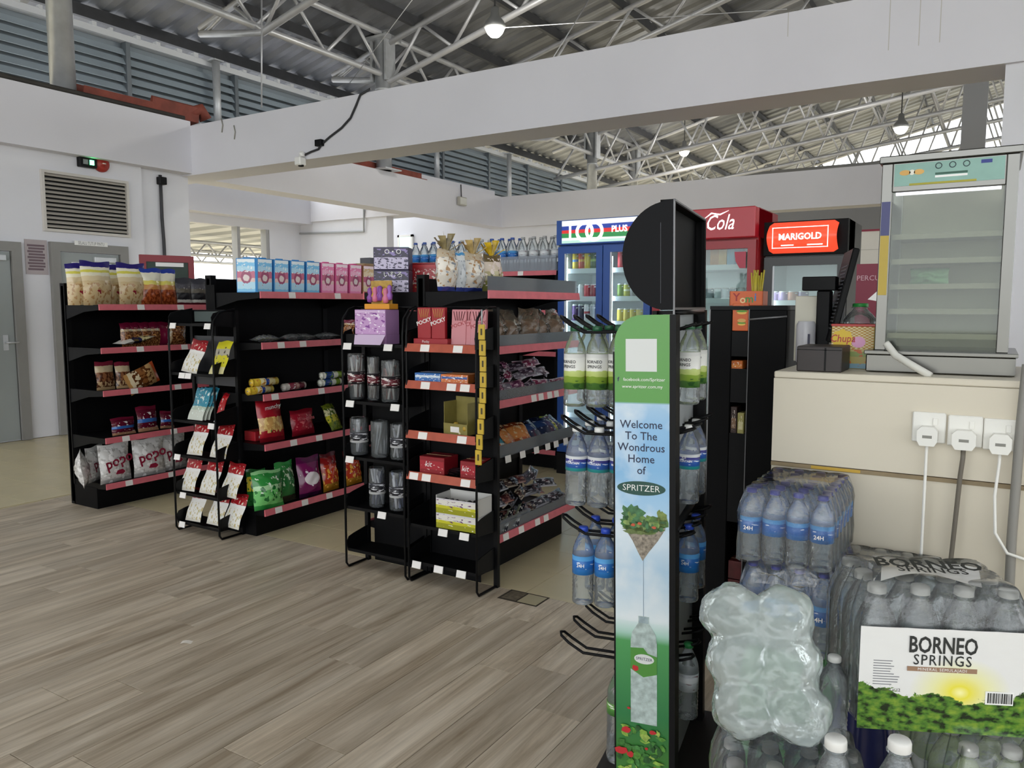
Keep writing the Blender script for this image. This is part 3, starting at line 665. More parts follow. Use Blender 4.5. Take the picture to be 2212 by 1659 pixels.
def carton(name, label, cat, loc, rz, w, d, h, m, flap=True, group=None, face=None):
    t = thing(name, label, cat, loc, rz, group)
    MB().rbox(-w/2, w/2, -d/2, d/2, 0, h, .002).build('carton', m, t)
    if face: MB().quad((-w/2+.004, -d/2-.0006, .004), (w/2-.004, -d/2-.0006, .004), (w/2-.004, -d/2-.0006, h-.004), (-w/2+.004, -d/2-.0006, h-.004)).build('printed_face', face, t)
    if flap:
        b = MB(); b.box(-w/2, w/2, -.0015, .0015, h-.0005, h+.001); b.build('tape_seam', mat('tape_tan', 'b9a078', .3), t)
    return t
carton('cardboard_box', 'plain brown carton behind the pink gift boxes', 'box', (-4.05, gx(790, 600, -4.05), z), F, .2, .16, .235, M_card)
bx = carton('cardboard_box', 'small dark grey carton on top of the brown carton', 'box', (-4.05, gx(800, 570, -4.05), z+.237), F, .12, .1, .045, mat('grey_card', '5c5c62', .6))
# purple boxes and red box on the back half of the right gondola
z3 = ZG3[0]+.014; M_pw = pack('purple_box_face', [(0, 'c9c0dc'), (.55, '2b2340'), (.98, '3a3154')], [('3a3154', 9, .55, .02, .52), ('8f7fb8', 6, .58, .6, .95)], .35)
M_pl = mat('purple_box', '3a3154', .45)
for k in (0, 1):
    t = carton('snack_carton', 'purple and white printed carton, %s of the stack' % ('lower' if k == 0 else 'upper'), 'box', (-2.80, P(850, 600, X=-2.8).y, z3+k*.122), R(30), .19, .13, .12, M_pl, True, 'purple cartons', M_pw)
    text('\u3044\u3080\u308d' if k == 0 else 'O \u2022 O', .036, M_white, t, (.01, -.067, .095))
t = carton('snack_carton', 'bright red printed carton beside the purple cartons', 'box', (-2.72, P(918, 590, X=-2.72).y, z3), R(20), .16, .1, .16, mat('red_box', 'b01f2a', .4), True, None, pack('red_box_face', [(0, 'b01f2a'), (.3, 'd8c8c0'), (.36, 'b01f2a'), (.9, 'c42a34')], [('efe2d8', 10, .58, .35, .85), ('e0a060', 8, .6, .05, .35)], .35))
MB().box(-.082, .084, -.06, .06, .16, .165).build('open_flap', mat('red_box', 'b01f2a', .4), t)
# shelf 2: clear sleeves of small goods lying flat
slv = clear('clear_sleeve', 'eceef0', .3, .1, 'c8cacc', bump=.6)
z = ZG2[1]+.014
for k, (px, c) in enumerate(((575, 'a8a23c'), (632, '8a5a4e'), (655, '7b6a50'), (705, '55585c'))):
    t = thing('snack_sleeve', 'clear sleeve of small sweets lying flat, %s on the dark second shelf' % ('first with yellow print', 'second with brown print', 'third with tan print', 'fourth, grey')[k], 'snack pack', (-3.86, gx(px, 742, -3.86), z), F+R((-8, 6, -4, 3)[k]), 'clear sleeves')
    link('sleeve', bagmesh('sleeve', .17, .12, .05, slv, 60+k), t, (0, .06, .024), (R(-90)+R(180), 0, 0)); link('contents', bagmesh('contents', .13, .085, .03, pack('sleeve_print_'+c, [(0, c), (.5, '3a3c40'), (.7, c)], ('e8e8e0', 8, .6, 0, 1), .3), 61+k), t, (0, .045, .022), (R(90), 0, 0))
# shelf 3: biscuit rolls
z = ZG2[2]+.014
def roll(mname, bands, speck):
    m = pack(mname, bands, speck, .25, .02, vertical=False); prof = [(.004, -.095), (.028, -.092), (.02, -.085), (.027, -.078), (.0275, 0), (.027, .078), (.02, .085), (.028, .092), (.004, .095)]
    b = MB(); b.lathe([(r, zz) for r, zz in prof], 14)
    # turn the lathe on its side, u along the length
    v = [(p[2], p[0]*.95, p[1]*.9+.026) for p in b.v]; b.v = v
    b.uv = [None if u is None else [((q[1]), q[0]) for q in u] for u in b.uv]
    return b.mesh('biscuit_roll', m)
ry = roll('biscuit_yellow', [(0, 'd8b83a'), (.3, 'e6dcae'), (.5, '23479a'), (.62, 'e4d8a0'), (.85, 'd8c05a')], ('c98a3a', 8, .58, 0, 1)); rg = roll('biscuit_green', [(0, 'e8e8dc'), (.15, '23407a'), (.5, 'dfe3d2'), (.7, '8aa83c'), (.9, 'e6e8da')], ('5f7f30', 8, .6, 0, 1)); rp = roll('biscuit_pink', [(0, 'c8c0b8'), (.2, '8c3a4a'), (.5, 'b98a80'), (.65, '7a2f40'), (.9, 'cfc6be')], ('e6dcd4', 8, .6, 0, 1))
for me, px, py, dz, lab, rz in ((ry, 561, 838, 0, 'yellow and white biscuit roll, lower of the left pair', 2), (ry, 570, 818, .048, 'yellow biscuit roll with blue badge, upper of the left pair', -5), (rp, 634, 828, 0, 'pinkish biscuit roll alone in the middle', 4), (rg, 712, 826, 0, 'white and green biscuit roll, lower of the right pair', 0), (rg, 716, 805, .048, 'white and green biscuit roll, upper of the right pair', -5)):
    tag(link('biscuit_roll', me, None, (-3.84, gx(px, py, -3.84), z+dz), (0, 0, F+R(rz))), lab, 'biscuit pack', 'biscuit rolls')
# shelf 4: red bags
z = ZG2[3]+.014
rd = pack('muruku_film', [(0, '7c1420'), (.1, 'a81e2a'), (.25, 'c99a5a'), (.55, 'a81e2a'), (.9, '8c1824')], [('e6c47a', 7, .52, .2, .56), ('3f7a30', 6, .66, .1, .4)], .22)
t = thing('snack_bag', 'large red snack bag with noodle picture and white script, leaning', 'snack bag', (-3.84, gx(590, 965, -3.84), z), F-R(6), None, R(10)); link('pouch', bagmesh('pouch', .185, .275, .08, rd, 71), t); text('munchy', .038, M_white, t, (0, -.045, .215), (R(90), R(-6), 0), shear=.2)
rb = pack('red_bag_film', [(0, '8a1526'), (.2, 'a41c30'), (.85, '8a1526')], [('d86a70', 9, .6, .2, .8)], .25)
t = thing('snack_bag', 'dark red boxy snack pack with faint lettering, beside the noodle bag', 'snack bag', (-3.86, gx(656, 945, -3.86), z), F, None, R(8)); link('pouch', bagmesh('pouch', .2, .17, .07, rb, 72, crimp=.02), t); text('Miss Hana', .036, mat('faint_pink', 'cf5a66', .4), t, (0, -.042, .11), bold=.01)
yg = pack('lime_film', [(0, '7d8c2a'), (.3, 'c9c23c'), (.55, 'e6e2b0'), (.8, '8a9a30')], ('4d6a24', 7, .55, 0, 1), .22)
o = bagobj('snack_packet', bagmesh('snack_packet', .15, .19, .06, yg, 73), 'lime and yellow packet slumped at the end of the red bag shelf', 'snack bag', (-3.84, gx(728, 925, -3.84), z), F+R(15), R(25))
t = carton('snack_carton', 'small flat red carton with white tag at the left end', 'box', (-3.98, 3.36, z), F, .12, .1, .06, mat('red_box', 'b01f2a', .4)); box('label', M_tag, t, -.03, .03, -.0515, -.0505, .015, .03)
# bottom shelf: large bright bags
z = ZG2[4]+.014
grn = pack('green_film', [(0, '2f8a3c'), (.12, '6fbf6a'), (.5, 'a9d6a0'), (.62, '2f8a3c'), (.92, '8fc98a')], [('1d6a2c', 6, .54, .2, .6), ('e8f4e4', 7, .64, .3, .9)], .2); grn2 = pack('green_film_dark', [(0, '3d3a2a'), (.16, '2f7a3c'), (.8, '3a9a4a')], [('cfe6c8', 7, .58, .35, .9)], .2)
pur = pack('purple_film', [(0, '3a1238'), (.1, '7a1e5a'), (.85, '5a1648')], [('e8dce4', 5, .63, .25, .7)], .2, art=('efe6ea', .5, .45, .33, .16)); org = pack('orange_film', [(0, 'a8741f'), (.2, 'b83a20'), (.7, '8a1c1c'), (.9, '5a1418')], [('e8b04a', 6, .55, .1, .6), ('f0e6da', 9, .66, .3, .8)], .2)
for me, px, py, X, rz, lab in ((bagmesh('sweet_bag', .2, .24, .11, grn, 81), 582, 1100, -3.80, -14, 'big pale green sweet bag at the front left of the bottom shelf'), (bagmesh('sweet_bag', .16, .26, .08, grn2, 82), 622, 1068, -3.84, 4, 'dark green sweet bag behind the pale green one'), (bagmesh('sweet_bag', .19, .265, .09, pur, 83), 672, 1052, -3.82, -4, 'purple sweet bag with white cup picture'), (bagmesh('sweet_bag', .16, .26, .09, org, 84), 716, 1040, -3.82, 4, 'orange and red sweet bag, right of the purple one'), (bagmesh('sweet_bag', .17, .25, .08, org, 85), 765, 1020, -3.82, 3, 'red sweet bag seen behind the canister stand')):
    bagobj('sweet_bag', me, lab, 'snack bag', (X, gx(px, py, X), z), F+R(rz), R(8), 0, 'bags on the bottom shelf')
bagobj('sweet_bag', bagmesh('sweet_bag', .12, .23, .07, pack('green_yellow_film', [(0, '2f8a3c'), (.4, 'e0cc3a'), (.8, '2f7a3c')], ('1d6a2c', 6, .55, 0, 1), .22), 88), 'green and yellow sweet bag edge-on at the shelf end', 'snack bag', (-3.93, 3.30, z), R(60), R(6))
# ------------------------------------------------------------------ packets on the left wire stand
Y2 = 3.03
red_w = pack('seaweed_film', [(0, 'd9d4c8'), (.08, 'e9e6df'), (.6, 'f0eeea'), (.68, 'a81c24'), (.9, '8a141c')], [('c9b98a', 7, .56, .05, .55), ('efe0d0', 9, .6, .7, .95), ('8fae80', 8, .66, .1, .5)], .3); yel = pack('yellow_packet', [(0, 'd8cf9a'), (.2, 'd6cc2c'), (.55, 'b9b3a0'), (.75, 'd9d030')], [('4a4038', 5, .6, .2, .8), ('2f5fc0', 6, .66, .3, .6)], .3)
tea = pack('teal_packet', [(0, 'cfd3c8'), (.3, 'b8c6b4'), (.42, '3f8fa6'), (.9, '2c7a92')], [('e6efe8', 8, .6, .1, .95), ('8a2a4a', 6, .67, .4, .8)], .3); rdt = pack('red_stick_film', [(0, 'e0dcd6'), (.25, 'b01a20'), (.9, '7c1018')], ('f0e4dc', 6, .62, .2, .8), .2)
ppm = bagmesh('packet', .15, .215, .022, red_w, 90, lump=.05, crimp=.02, nu=8, nv=10); ppt = bagmesh('packet', .145, .21, .02, tea, 91, lump=.04, crimp=.02, nu=8, nv=10); ppy = bagmesh('packet', .135, .215, .02, yel, 92, lump=.04, crimp=.02, nu=8, nv=10); pps = bagmesh('packet', .055, .19, .035, rdt, 93, nu=8, nv=10)
def onstand(me, px, py, zi, lab, grp, rz=0, dy=0, lean=24, zl=ZS2, yf=Y2, nm='packet', ro=0):
    p = P(px, py, Y=yf+.05+dy); return bagobj(nm, me, lab, 'packet', (p.x, yf+.045+dy, zl[zi]+.014), R(rz), R(-lean), R(ro), grp)
g_ = 'packets on the left wire stand'
onstand(ppm, 408, 800, 1, 'red and white packet on the upper tray, left', g_, ro=6); onstand(ppy, 468, 795, 1, 'yellow comic packet on the upper tray, right', g_, ro=-2)
for k in range(3): onstand(ppt, 422+k*8, 898, 2, 'teal packet in the leaning row, %s' % ('front one', 'middle one', 'rear one')[k], g_, dy=.022*k)
onstand(pps, 470, 905, 2, 'narrow red stick pack right of the teal packets', g_)
for zi, pxs, y in ((3, (420, 470), 978), (4, (404, 447, 492), 1060), (5, (417, 463, 498), 1132)):
    for k, px in enumerate(pxs):
        onstand(ppm, px, y, zi, 'red topped white packet, %s on the %s tray' % (('left', 'right') if len(pxs) == 2 else ('left', 'middle', 'right'))[k] if False else 'red topped white packet, %s on the %s tray' % ((('left', 'right') if len(pxs) == 2 else ('left', 'middle', 'right'))[k], {3: 'middle', 4: 'second lowest', 5: 'lowest'}[zi]), g_, dy=.012*k, ro=(k-1)*2)
# ------------------------------------------------------------------ canister stand
Y3 = 3.07
t = carton('display_carton', 'lilac display carton with printed sides on the canister stand', 'box', (P(815, 735, Y=Y3+.09).x, Y3+.09, ZS3[0]+.06), R(4), .2, .12, .13, mat('lilac_card', 'b98ac0', .5), False, None, pack('lilac_face', [(0, 'c79ccc'), (.9, 'd8b8dc')], [('8a4a9a', 5, .58, .1, .9), ('f0e2f2', 7, .6, 0, 1)], .4))
MB()._add([(-.1, -.061, 0), (.1, -.061, 0), (.11, -.12, -.05), (-.06, -.12, -.05)], [(0, 1, 2, 3)]).build('open_flap', mat('lilac_pale', 'd9c2dd', .5), t); box('tray', mat('lilac_card', 'b98ac0', .5), t, -.1, .1, -.055, .06, -.05, 0)
t2 = thing('toy_display', 'orange tray of small purple and yellow toys on the lilac carton', 'toys', (P(822, 665, Y=Y3+.09).x, Y3+.09, ZS3[0]+.192), R(4)); box('tray', mat('orange_card', 'e29a2c', .5), t2, -.075, .085, -.04, .04, 0, .028, .002); box('back_card', mat('toy_card', 'c8a04a', .5, noise=.3, nscale=30), t2, -.075, .06, .02, .024, .028, .15)
rn = random.Random(3)
for k in range(8):
    c = ('8a4aa0', 'd8b03a', 'd8789a', 'a86ac0')[k % 4]; MB().lathe([(.004, .028), (.014, .032), (.017, .055), (.009, .07), (.014, .085), (.012, .1), (.003, .108)], 10).build('toy', mat('toy_'+c, c, .4), t2, (-.06+.017*k, -.01+.012*(k % 2), .002+.02*rn.random()))
bagobj('nut_bag', bagmesh('nut_bag', .08, .075, .04, nut, 97), 'tiny nut bag at the top left of the canister stand', 'snack bag', (P(752, 705, Y=Y3+.08).x, Y3+.08, ZS3[0]+.06), 0, R(-10)); box('riser', M_black, bpy.data.objects['display_stand.001'], .02, .10, -.17, -.05, ZS3[0], ZS3[0]+.06)
M_can = clear('canister_clear', 'eef0f2', .14, .08, 'c4c8ca')
M_lab = pack('canister_label', [(0, '2a2428'), (.2, '6a2430'), (.75, '2a2428')], ('e8e0dc', 7, .56, .1, .9), .35); M_lab2 = pack('canister_label_dark', [(0, 'd8d8d8'), (.2, '26262c'), (.8, '34343c')], ('e6e6ea', 6, .56, .1, .9), .35)
def canister(px, py, zi, r, h, lab, labm, fill, n=9, grp='clear canisters'):
    p = P(px, py, Y=Y3+.09); t = thing('canister', lab, 'canister', (p.x, Y3+.09, ZS3[zi]+.013), R(rn.uniform(-20, 20)), grp)
    MB().lathe([(r*.92, 0), (r, .008), (r, h-.006), (r*.97, h), (r*.93, h-.002)], 18).build('tub', M_can, t)
    if labm: MB().lathe([(r+.0008, h*.34), (r+.0008, h*.62)], 18).build('label', labm, t)
    b = MB()
    for k in range(n):
        a = rn.uniform(0, 6.3); q = r*.7*rn.random()**.5; a2 = rn.uniform(0, 6.3)
        b.mi = k % 3; b.tube([(q*math.cos(a), q*math.sin(a), .012), (r*.75*math.cos(a2), r*.75*math.sin(a2), h*rn.uniform(.8, 1.0))], .006, 6)
    b.build('contents', [mat('pen_'+c, c, .35) for c in fill], t); return t
canister(771, 862, 1, .047, .245, 'clear canister of sweets sticks with red label, left on the upper tray', M_lab, ('a8a49e', '6a3a30', 'd0ccc6'), 12)
canister(808, 864, 1, .034, .235, 'narrow clear canister with red label, middle of the upper tray', M_lab, ('8c8880', 'c0bcb4', '5a4a44'))
canister(845, 872, 1, .05, .22, 'wide clear canister with red label, right on the upper tray', M_lab, ('b8b4ae', '7a3a30', '4a4442'), 12)
canister(777, 985, 2, .05, .20, 'clear canister with dark label, left on the middle tray', M_lab2, ('a0a0a4', '50505a', 'c8c8cc')); canister(862, 990, 2, .045, .19, 'clear canister with dark label, right on the middle tray', M_lab2, ('c8c8cc', '80808a', '44444c')); canister(822, 990, 2, .05, .195, 'plain empty clear canister in the middle of the tray', None, ('7d8184', '85898c', '7d8184'), 2)
canister(816, 1095, 3, .045, .215, 'clear canister with dark label, left on the lower tray', M_lab2, ('9a9aa4', '4a4e66', 'd0d0d4'), 12); canister(860, 1100, 3, .045, .21, 'clear canister of blue pens, right on the lower tray', M_lab2, ('8a90b0', '3a3e5a', 'd8d8dc'), 12)
# ------------------------------------------------------------------ stick box stand
Y4 = 3.07
def s4(px, py): return P(px, py, Y=Y4+.08).x
M_prd = mat('stick_red', 'a5202a', .35); M_ppk = mat('stick_pink', 'cf7f86', .35); M_stick = mat('biscuit_stick', 'c99a54', .6)
t = thing('stick_display', 'red display tray with two red stick boxes', 'box', (s4(940, 738), Y4+.09, ZS4[0]+.012), R(3)); box('tray', M_prd, t, -.105, .1, -.05, .05, 0, .03, .002); text('Pocky', .018, M_white, t, (-.03, -.051, .015))
for k, xx in enumerate((-.05, .035)):
    c = box('carton', M_prd, t, xx-.04, xx+.04, -.035, -.012, .03, .185, .002); text('POCKY', .028, M_white, c, (xx, -.036, .115), (R(90), R(-18), 0), bold=.02)
    b = MB()
    for q in range(5): b.tube([(xx-.018+q*.009, -.0352, .135), (xx-.03+q*.015, -.0352, .178)], .0022, 5)
    b.build('printed_sticks', M_stick, c)
for px, rz, lab in ((988, 12, 'pink stick box standing by the red display, left'), (1003, 10, 'pink stick box leaning behind the first pink one'), (1030, 14, 'pink stick box at the right end of the tray')):
    t = thing('stick_box', lab, 'box', (s4(px, 738), Y4+.095+.012*(px == 1003), ZS4[0]+.012), R(rz), 'pink stick boxes', R(-6)); box('carton', M_ppk, t, -.04, .04, -.012, .012, 0, .175, .002); text('POCKY', .026, M_prd, t, (0, -.0128, .1), (R(90), R(-18), 0), bold=.02)
    b = MB(); [b.tube([(-.018+q*.009, -.0126, .12), (-.03+q*.015, -.0126, .165)], .0022, 5) for q in range(5)]; b.build('printed_sticks', mat('stick_dark', '6a2a30', .5), t)
for px, c1, c2, lab in ((935, '2f6fb8', 'cfe0ee', 'flat blue sweet box on the stick stand'), (992, 'd8783a', '3a5fa8', 'flat orange and blue sweet box beside the blue one')):
    carton('sweet_box', lab, 'box', (s4(px, 820), Y4+.09, ZS4[1]+.012), R(8), .15, .13, .045, mat('flat_'+c1, c1, .4), True, None, pack('flat_face_'+c1, [(0, c1), (.5, c2), (.8, c1)], ('ffffff', 7, .6, 0, 1), .4))
t = thing('candy_box', 'open olive candy box with clear sides on the fourth tray', 'box', (s4(997, 935), Y4+.085, ZS4[2]+.012), R(-4))
b = MB(); b.box(-.075, .075, .045, .048, 0, .18); b.box(-.075, -.072, -.05, .048, 0, .16); b.box(.072, .075, -.05, .048, 0, .16); b.box(-.075, .075, -.05, .048, 0, .003); b.box(-.075, .075, -.053, -.05, 0, .055); b.build('tray', mat('olive_card', '8a7f42', .5, noise=.15, nscale=20), t)
for k in range(9): MB().lathe([(.002, 0), (.014, .006), (.016, .016), (.012, .026), (.002, .03)], 8).build('sweet', mat('sweet_gold' if k % 2 else 'sweet_cream', 'b8983a' if k % 2 else 'd8d0a8', .3), t, (-.05+.033*(k % 4), -.03+.028*(k//4), .004+.03*(k % 2)), (R(20*k), R(30*k), 0))
box('price_label', M_tag, t, -.03, .025, -.0545, -.0535, .012, .04)
for px, lab, w in ((946, 'red chocolate carton, left on the fifth tray', .15), (1025, 'red chocolate carton, right on the fifth tray', .1)):
    t = carton('chocolate_box', lab, 'box', (s4(px, 1030), Y4+.09, ZS4[3]+.012), R(3), w, .13, .088, mat('choc_red', '8c1a24' if px < 1000 else '6e1a1c', .35), True, None, pack('choc_face', [(0, '8c1a24'), (.25, 'a82230'), (.8, '8c1a24')], ('e8c8c0', 6, .63, .1, .6), .35)); text('kit', .04, M_white, t, (-.02, -.067, .05), shear=.2)
for k in range(4): bagobj('chocolate_bar', bagmesh('chocolate_bar', .1, .035, .014, mat('dark_wrap', '2c2226', .25, noise=.3, nscale=40), 100+k, nu=6, nv=6), 'dark wrapped bar between the red cartons, %s in the little heap' % ('lowest', 'second', 'third', 'topmost')[k], 'candy bar', (s4(985, 1030)+.006*k, Y4+.07+.015*k, ZS4[3]+.016+.006*k), R(-25+9*k), R(75), 0, 'dark bars between cartons')
for k in (0, 1):
    t = thing('sweet_box', 'white and lime sweet box, %s' % ('lower of the stacked pair' if k == 0 else 'upper open one of the stacked pair'), 'box', (s4(1000, 1140), Y4+.09, ZS4[4]+.013+k*.077), R(2)); w = .125
    b = MB(); b.box(-w, w, -.065, -.062, 0, .075); b.box(-w, w, .062, .065, 0, .075+.02*k); b.box(-w, -w+.003, -.065, .065, 0, .075+.015*k); b.box(w-.003, w, -.065, .065, 0, .075+.015*k); b.box(-w, w, -.065, .065, 0, .003); b.build('tray', mat('white_card', 'd9d7d2', .5), t)
    MB().quad((-w, -.0656, 0), (w, -.0656, 0), (w, -.0656, .075), (-w, -.0656, .075)).build('printed_face', pack('lime_face', [(0, '9a9a1e'), (.35, 'c8c42c'), (.55, 'e4e0d6'), (.9, 'd8d4d8')], [('6a3a6a', 9, .62, .4, 1), ('f4f0d8', 6, .63, 0, .5)], .35), t); text('Mentos', .02, mat('gold_print', 'b0902c', .4), t, (.0, -.0662, .03)) if False else None
    if k:
        for q in range(12): MB().lathe([(.002, 0), (.015, .005), (.015, .015), (.002, .02)], 8).build('sweet', mat('sweet_black', '26242a', .3), t, (-.09+.035*(q % 6), -.025+.045*(q//6), .05), (R(25*q), 0, 0))
    else: box('lid', mat('white_card', 'd9d7d2', .5), t, -w, w, -.065, .065, .0745, .0765)
# yellow clip strip on the right post
t = thing('clip_strip', 'yellow hanging strip of small packs on the stand post', 'strip', (P(1048, 700, Y=Y4+.02).x, Y4-.006, .68)); my = mat('strip_yellow', 'd2b13c', .35, noise=.12, nscale=30)
for q in range(9):
    z0 = .66-.075*q; dx = .012*math.sin(q*.5)-.0015*q; box('packet', my, t, -.018+dx, .018+dx, -.008, 0, z0-.072, z0, .002); box('print', mat('strip_print', '4a3e18', .4), t, -.004+dx, .006+dx, -.0085, -.008, z0-.05, z0-.02)
MB().tube([(0, -.002, .66), (0, -.002, .73)], .004, 5).build('hook', M_galv, t)
# ------------------------------------------------------------------ right gondola: bread on top
X3 = -2.27; z = ZG3[0]+.014
brd = pack('bread_film', [(0, '2f3f8a'), (.1, 'd9d2c8'), (.5, 'e8e0d4'), (.8, 'c9b8a0')], [('b08a62', 6, .57, .1, .9), ('8a8f98', 7, .63, .2, .8)], .2)
brd2 = pack('bread_film_green', [(0, '8a8a4a'), (.3, 'b8ac80'), (.55, 'd9c8b4'), (.8, '6a5a3a')], [('e8d8d0', 6, .56, .1, .9), ('4a4a30', 7, .62, 0, .6)], .2)
def bread(px, m, w, h, fan, lab, seed, X=X3):
    t = thing('bread_loaf', lab, 'bread', (X, gx(px, 628, X), z), F+R(random.uniform(-8, 8)), 'bread loaves')
    link('bag', bagmesh('bag', w, h, .1, m, seed, crimp=.01, waist=.0), t)
    b = MB(); nf = 11
    for k in range(nf):
        a = R(-62+124*k/(nf-1)); rr = .085+.02*math.sin(k*2.1); c, s = math.sin(a), math.cos(a)
        b._add([(-.006, 0, h*.93), (.006, 0, h*.93), (c*rr+.012*s, .02*math.sin(k*1.7), h*.93+s*rr), (c*rr-.012*s, -.02*math.cos(k*1.3), h*.93+s*rr)], [(0, 1, 2, 3)])
    b.build('gathered_top', mat('fan_'+fan, fan, .3, noise=.4, nscale=30), t); MB().lathe([(.012, h*.92), (.014, h*.94), (.012, h*.96)], 10).build('tie', M_white, t)
bread(965, brd, .13, .20, '9a8a60', 'bread loaf in pale bag with straw coloured gathered top, leftmost', 201)
bread(1022, brd, .16, .195, 'c0a468', 'bread loaf in blue and white bag with fanned top, middle', 202)
bread(1062, brd2, .15, .195, 'd8b41e', 'bread loaf in brownish bag with bright yellow top, rightmost', 203)
bagobj('bread_packet', bagmesh('bread_packet', .075, .19, .06, pack('white_blue_film', [(0, '2f3f8a'), (.1, 'd0d4d8'), (.8, 'e6e8ea'), (.93, '4f9ad0')], ('9aa0a8', 7, .6, .1, .8), .2), 204), 'slim white bread packet with blue top between two loaves', 'bread', (X3, gx(994, 628, X3), z), F)
# second shelf: buns in clear bags
bun = clear('bun_bag', 'e0dcd4', .18, .07, 'b8a894', bump=.7, bscale=30); M_bun = mat('bun_crust', '8a6444', .6, noise=.35, nscale=25)
bunm = bagmesh('bag', .17, .2, .11, bun, 210, lump=.2); bunc = bagmesh('bun', .13, .13, .085, M_bun, 211, lump=.08, crimp=.0)
z = ZG3[1]+.014
for k in range(6):
    Y = 3.36+k*.165; t = thing('bun_bag', 'brown buns in a clear crinkled bag, %s along the second shelf' % ('first', 'second', 'third', 'fourth', 'fifth', 'sixth')[k], 'bread', (-2.27+.015*(k % 2), Y, z), F+R(random.uniform(-15, 15)), 'bagged buns', R(6+4*(k % 3)), R(random.uniform(-8, 8)))
    link('bag', bunm, t); link('bun', bunc, t, (0, 0, .01))
# heaps of bars
def bars(n, zbase, y0, y1, cols, lab, grp, seed, w=.15, h=.06, t=.032, xf=-2.185, rows=3, dx=.085, rise=.05):
    rr = random.Random(seed); ms = []
    for i, (a, b_) in enumerate(cols):
        ms.append(bagmesh('wrapped_bar', w, h, t, pack('bar_%s' % a, [(0, b_), (.12, a), (.88, b_)], (b_, 4, .54, .15, .85), .2), seed+i, nu=7, nv=6, crimp=.02))
    for k in range(n):
        q = k % rows; yy = y0+(y1-y0)*((k//rows)+.5+rr.uniform(-.25, .25))/math.ceil(n/rows); i = rr.randrange(len(ms))
        wd = ('first', 'second', 'third', 'fourth', 'fifth', 'sixth', 'seventh', 'eighth', 'ninth', 'tenth', 'eleventh', 'twelfth')[k//rows]
        bagobj('wrapped_bar', ms[i], lab % (wd, ('front', 'middle', 'back')[q]), 'candy bar', (xf-.05-q*dx, yy, zbase+.014+q*rise+rr.uniform(0, .02)), F+R(rr.uniform(-28, 28)), -R(46+rr.uniform(-8, 12)), R(rr.uniform(-12, 12)), grp)
bars(27, ZG3[2]+.014, 3.32, 4.24, [('6a3454', 'c8a0b0'), ('4a3a48', 'a89aa6'), ('8a3a56', 'e0ccd4'), ('8a808c', 'd0ccd4')], 'purple grey wrapped bar on the third shelf, %s in the %s row', 'bars on the third shelf', 220)
tea2 = pack('teal_sweet', [(0, 'd8e0dc'), (.3, '3f9ab0'), (.8, 'd0d8d4')], [('d8783a', 6, .6, 0, 1), ('ffffff', 7, .62, 0, 1)], .2); orn = pack('orange_sweet', [(0, 'b8582a'), (.3, 'd88a4a'), (.8, '8a3a1e')], [('e8c89a', 6, .58, 0, 1)], .2); blu = pack('blue_sweet', [(0, '1c2a4a'), (.5, '2c4472'), (.8, '16203a')], [('b8c0d0', 7, .63, 0, 1)], .2)
z = ZG3[3]+.014
for k, (m, Y, w, rz, tl, lab) in enumerate(((tea2, 3.42, .15, 10, 40, 'teal sweet packet at the left of the black tray shelf'), (tea2, 3.5, .13, -12, 48, 'second teal sweet packet leaning on the first'), (orn, 3.62, .17, 20, 42, 'orange sweet packet in the middle, left'), (orn, 3.73, .17, -10, 42, 'orange sweet packet in the middle, right'), (blu, 3.9, .17, 8, 45, 'dark blue packet right of the orange ones'), (blu, 4.03, .17, -14, 45, 'dark blue packet, second from the far end'), (yg, 4.13, .12, 6, 45, 'lime packet near the far end of the black tray shelf'), (blu, 4.2, .15, 12, 50, 'dark blue packet at the far end'))):
    bagobj('sweet_packet', bagmesh('sweet_packet', w, .16, .04, m, 240+k, nu=8, nv=8), lab, 'sweet packet', (-2.20, Y, z+.01), F+R(rz), -R(tl), 0, 'sweet packets on the black tray shelf')
bars(36, ZG3[4]+.014, 3.32, 4.24, [('26242c', '8a8890'), ('302e38', 'c0bec4'), ('5a3034', 'a87468'), ('2c2c3a', '70707e'), ('46302c', 'c8b8a4')], 'dark wrapped bar on the lowest shelf, %s in the %s row', 'bars on the lowest shelf', 260, w=.17, h=.065, t=.036, rise=.06)
t = thing('bar_tray', 'clear tray of white and green wrapped bars at the shelf front', 'tray', (-2.19, 3.55, ZG3[4]+.014), F); b = MB(); b.box(-.2, .2, -.005, -.002, 0, .075); b.box(-.2, -.197, -.005, .1, 0, .075); b.box(.197, .2, -.005, .1, 0, .075); b.box(-.2, .2, -.005, .1, 0, .003); b.build('tray', M_glass2, t)
wbar = bagmesh('wrapped_bar', .16, .045, .03, pack('bar_white', [(0, 'd8dcd0'), (.3, 'a8b08a'), (.6, '2a2a34')], ('f0f0ea', 5, .56, 0, 1), .2), 280, nu=7, nv=6)
for k in range(6): bagobj('wrapped_bar', wbar, 'white and green wrapped bar in the clear tray, %s from the left' % ('first', 'second', 'third', 'fourth', 'fifth', 'sixth')[k], 'candy bar', (-2.225-.02*(k % 2), 3.4+.058*k, ZG3[4]+.05+.015*(k % 2)), F+R(20), R(70), R(-25), 'white bars in the clear tray')
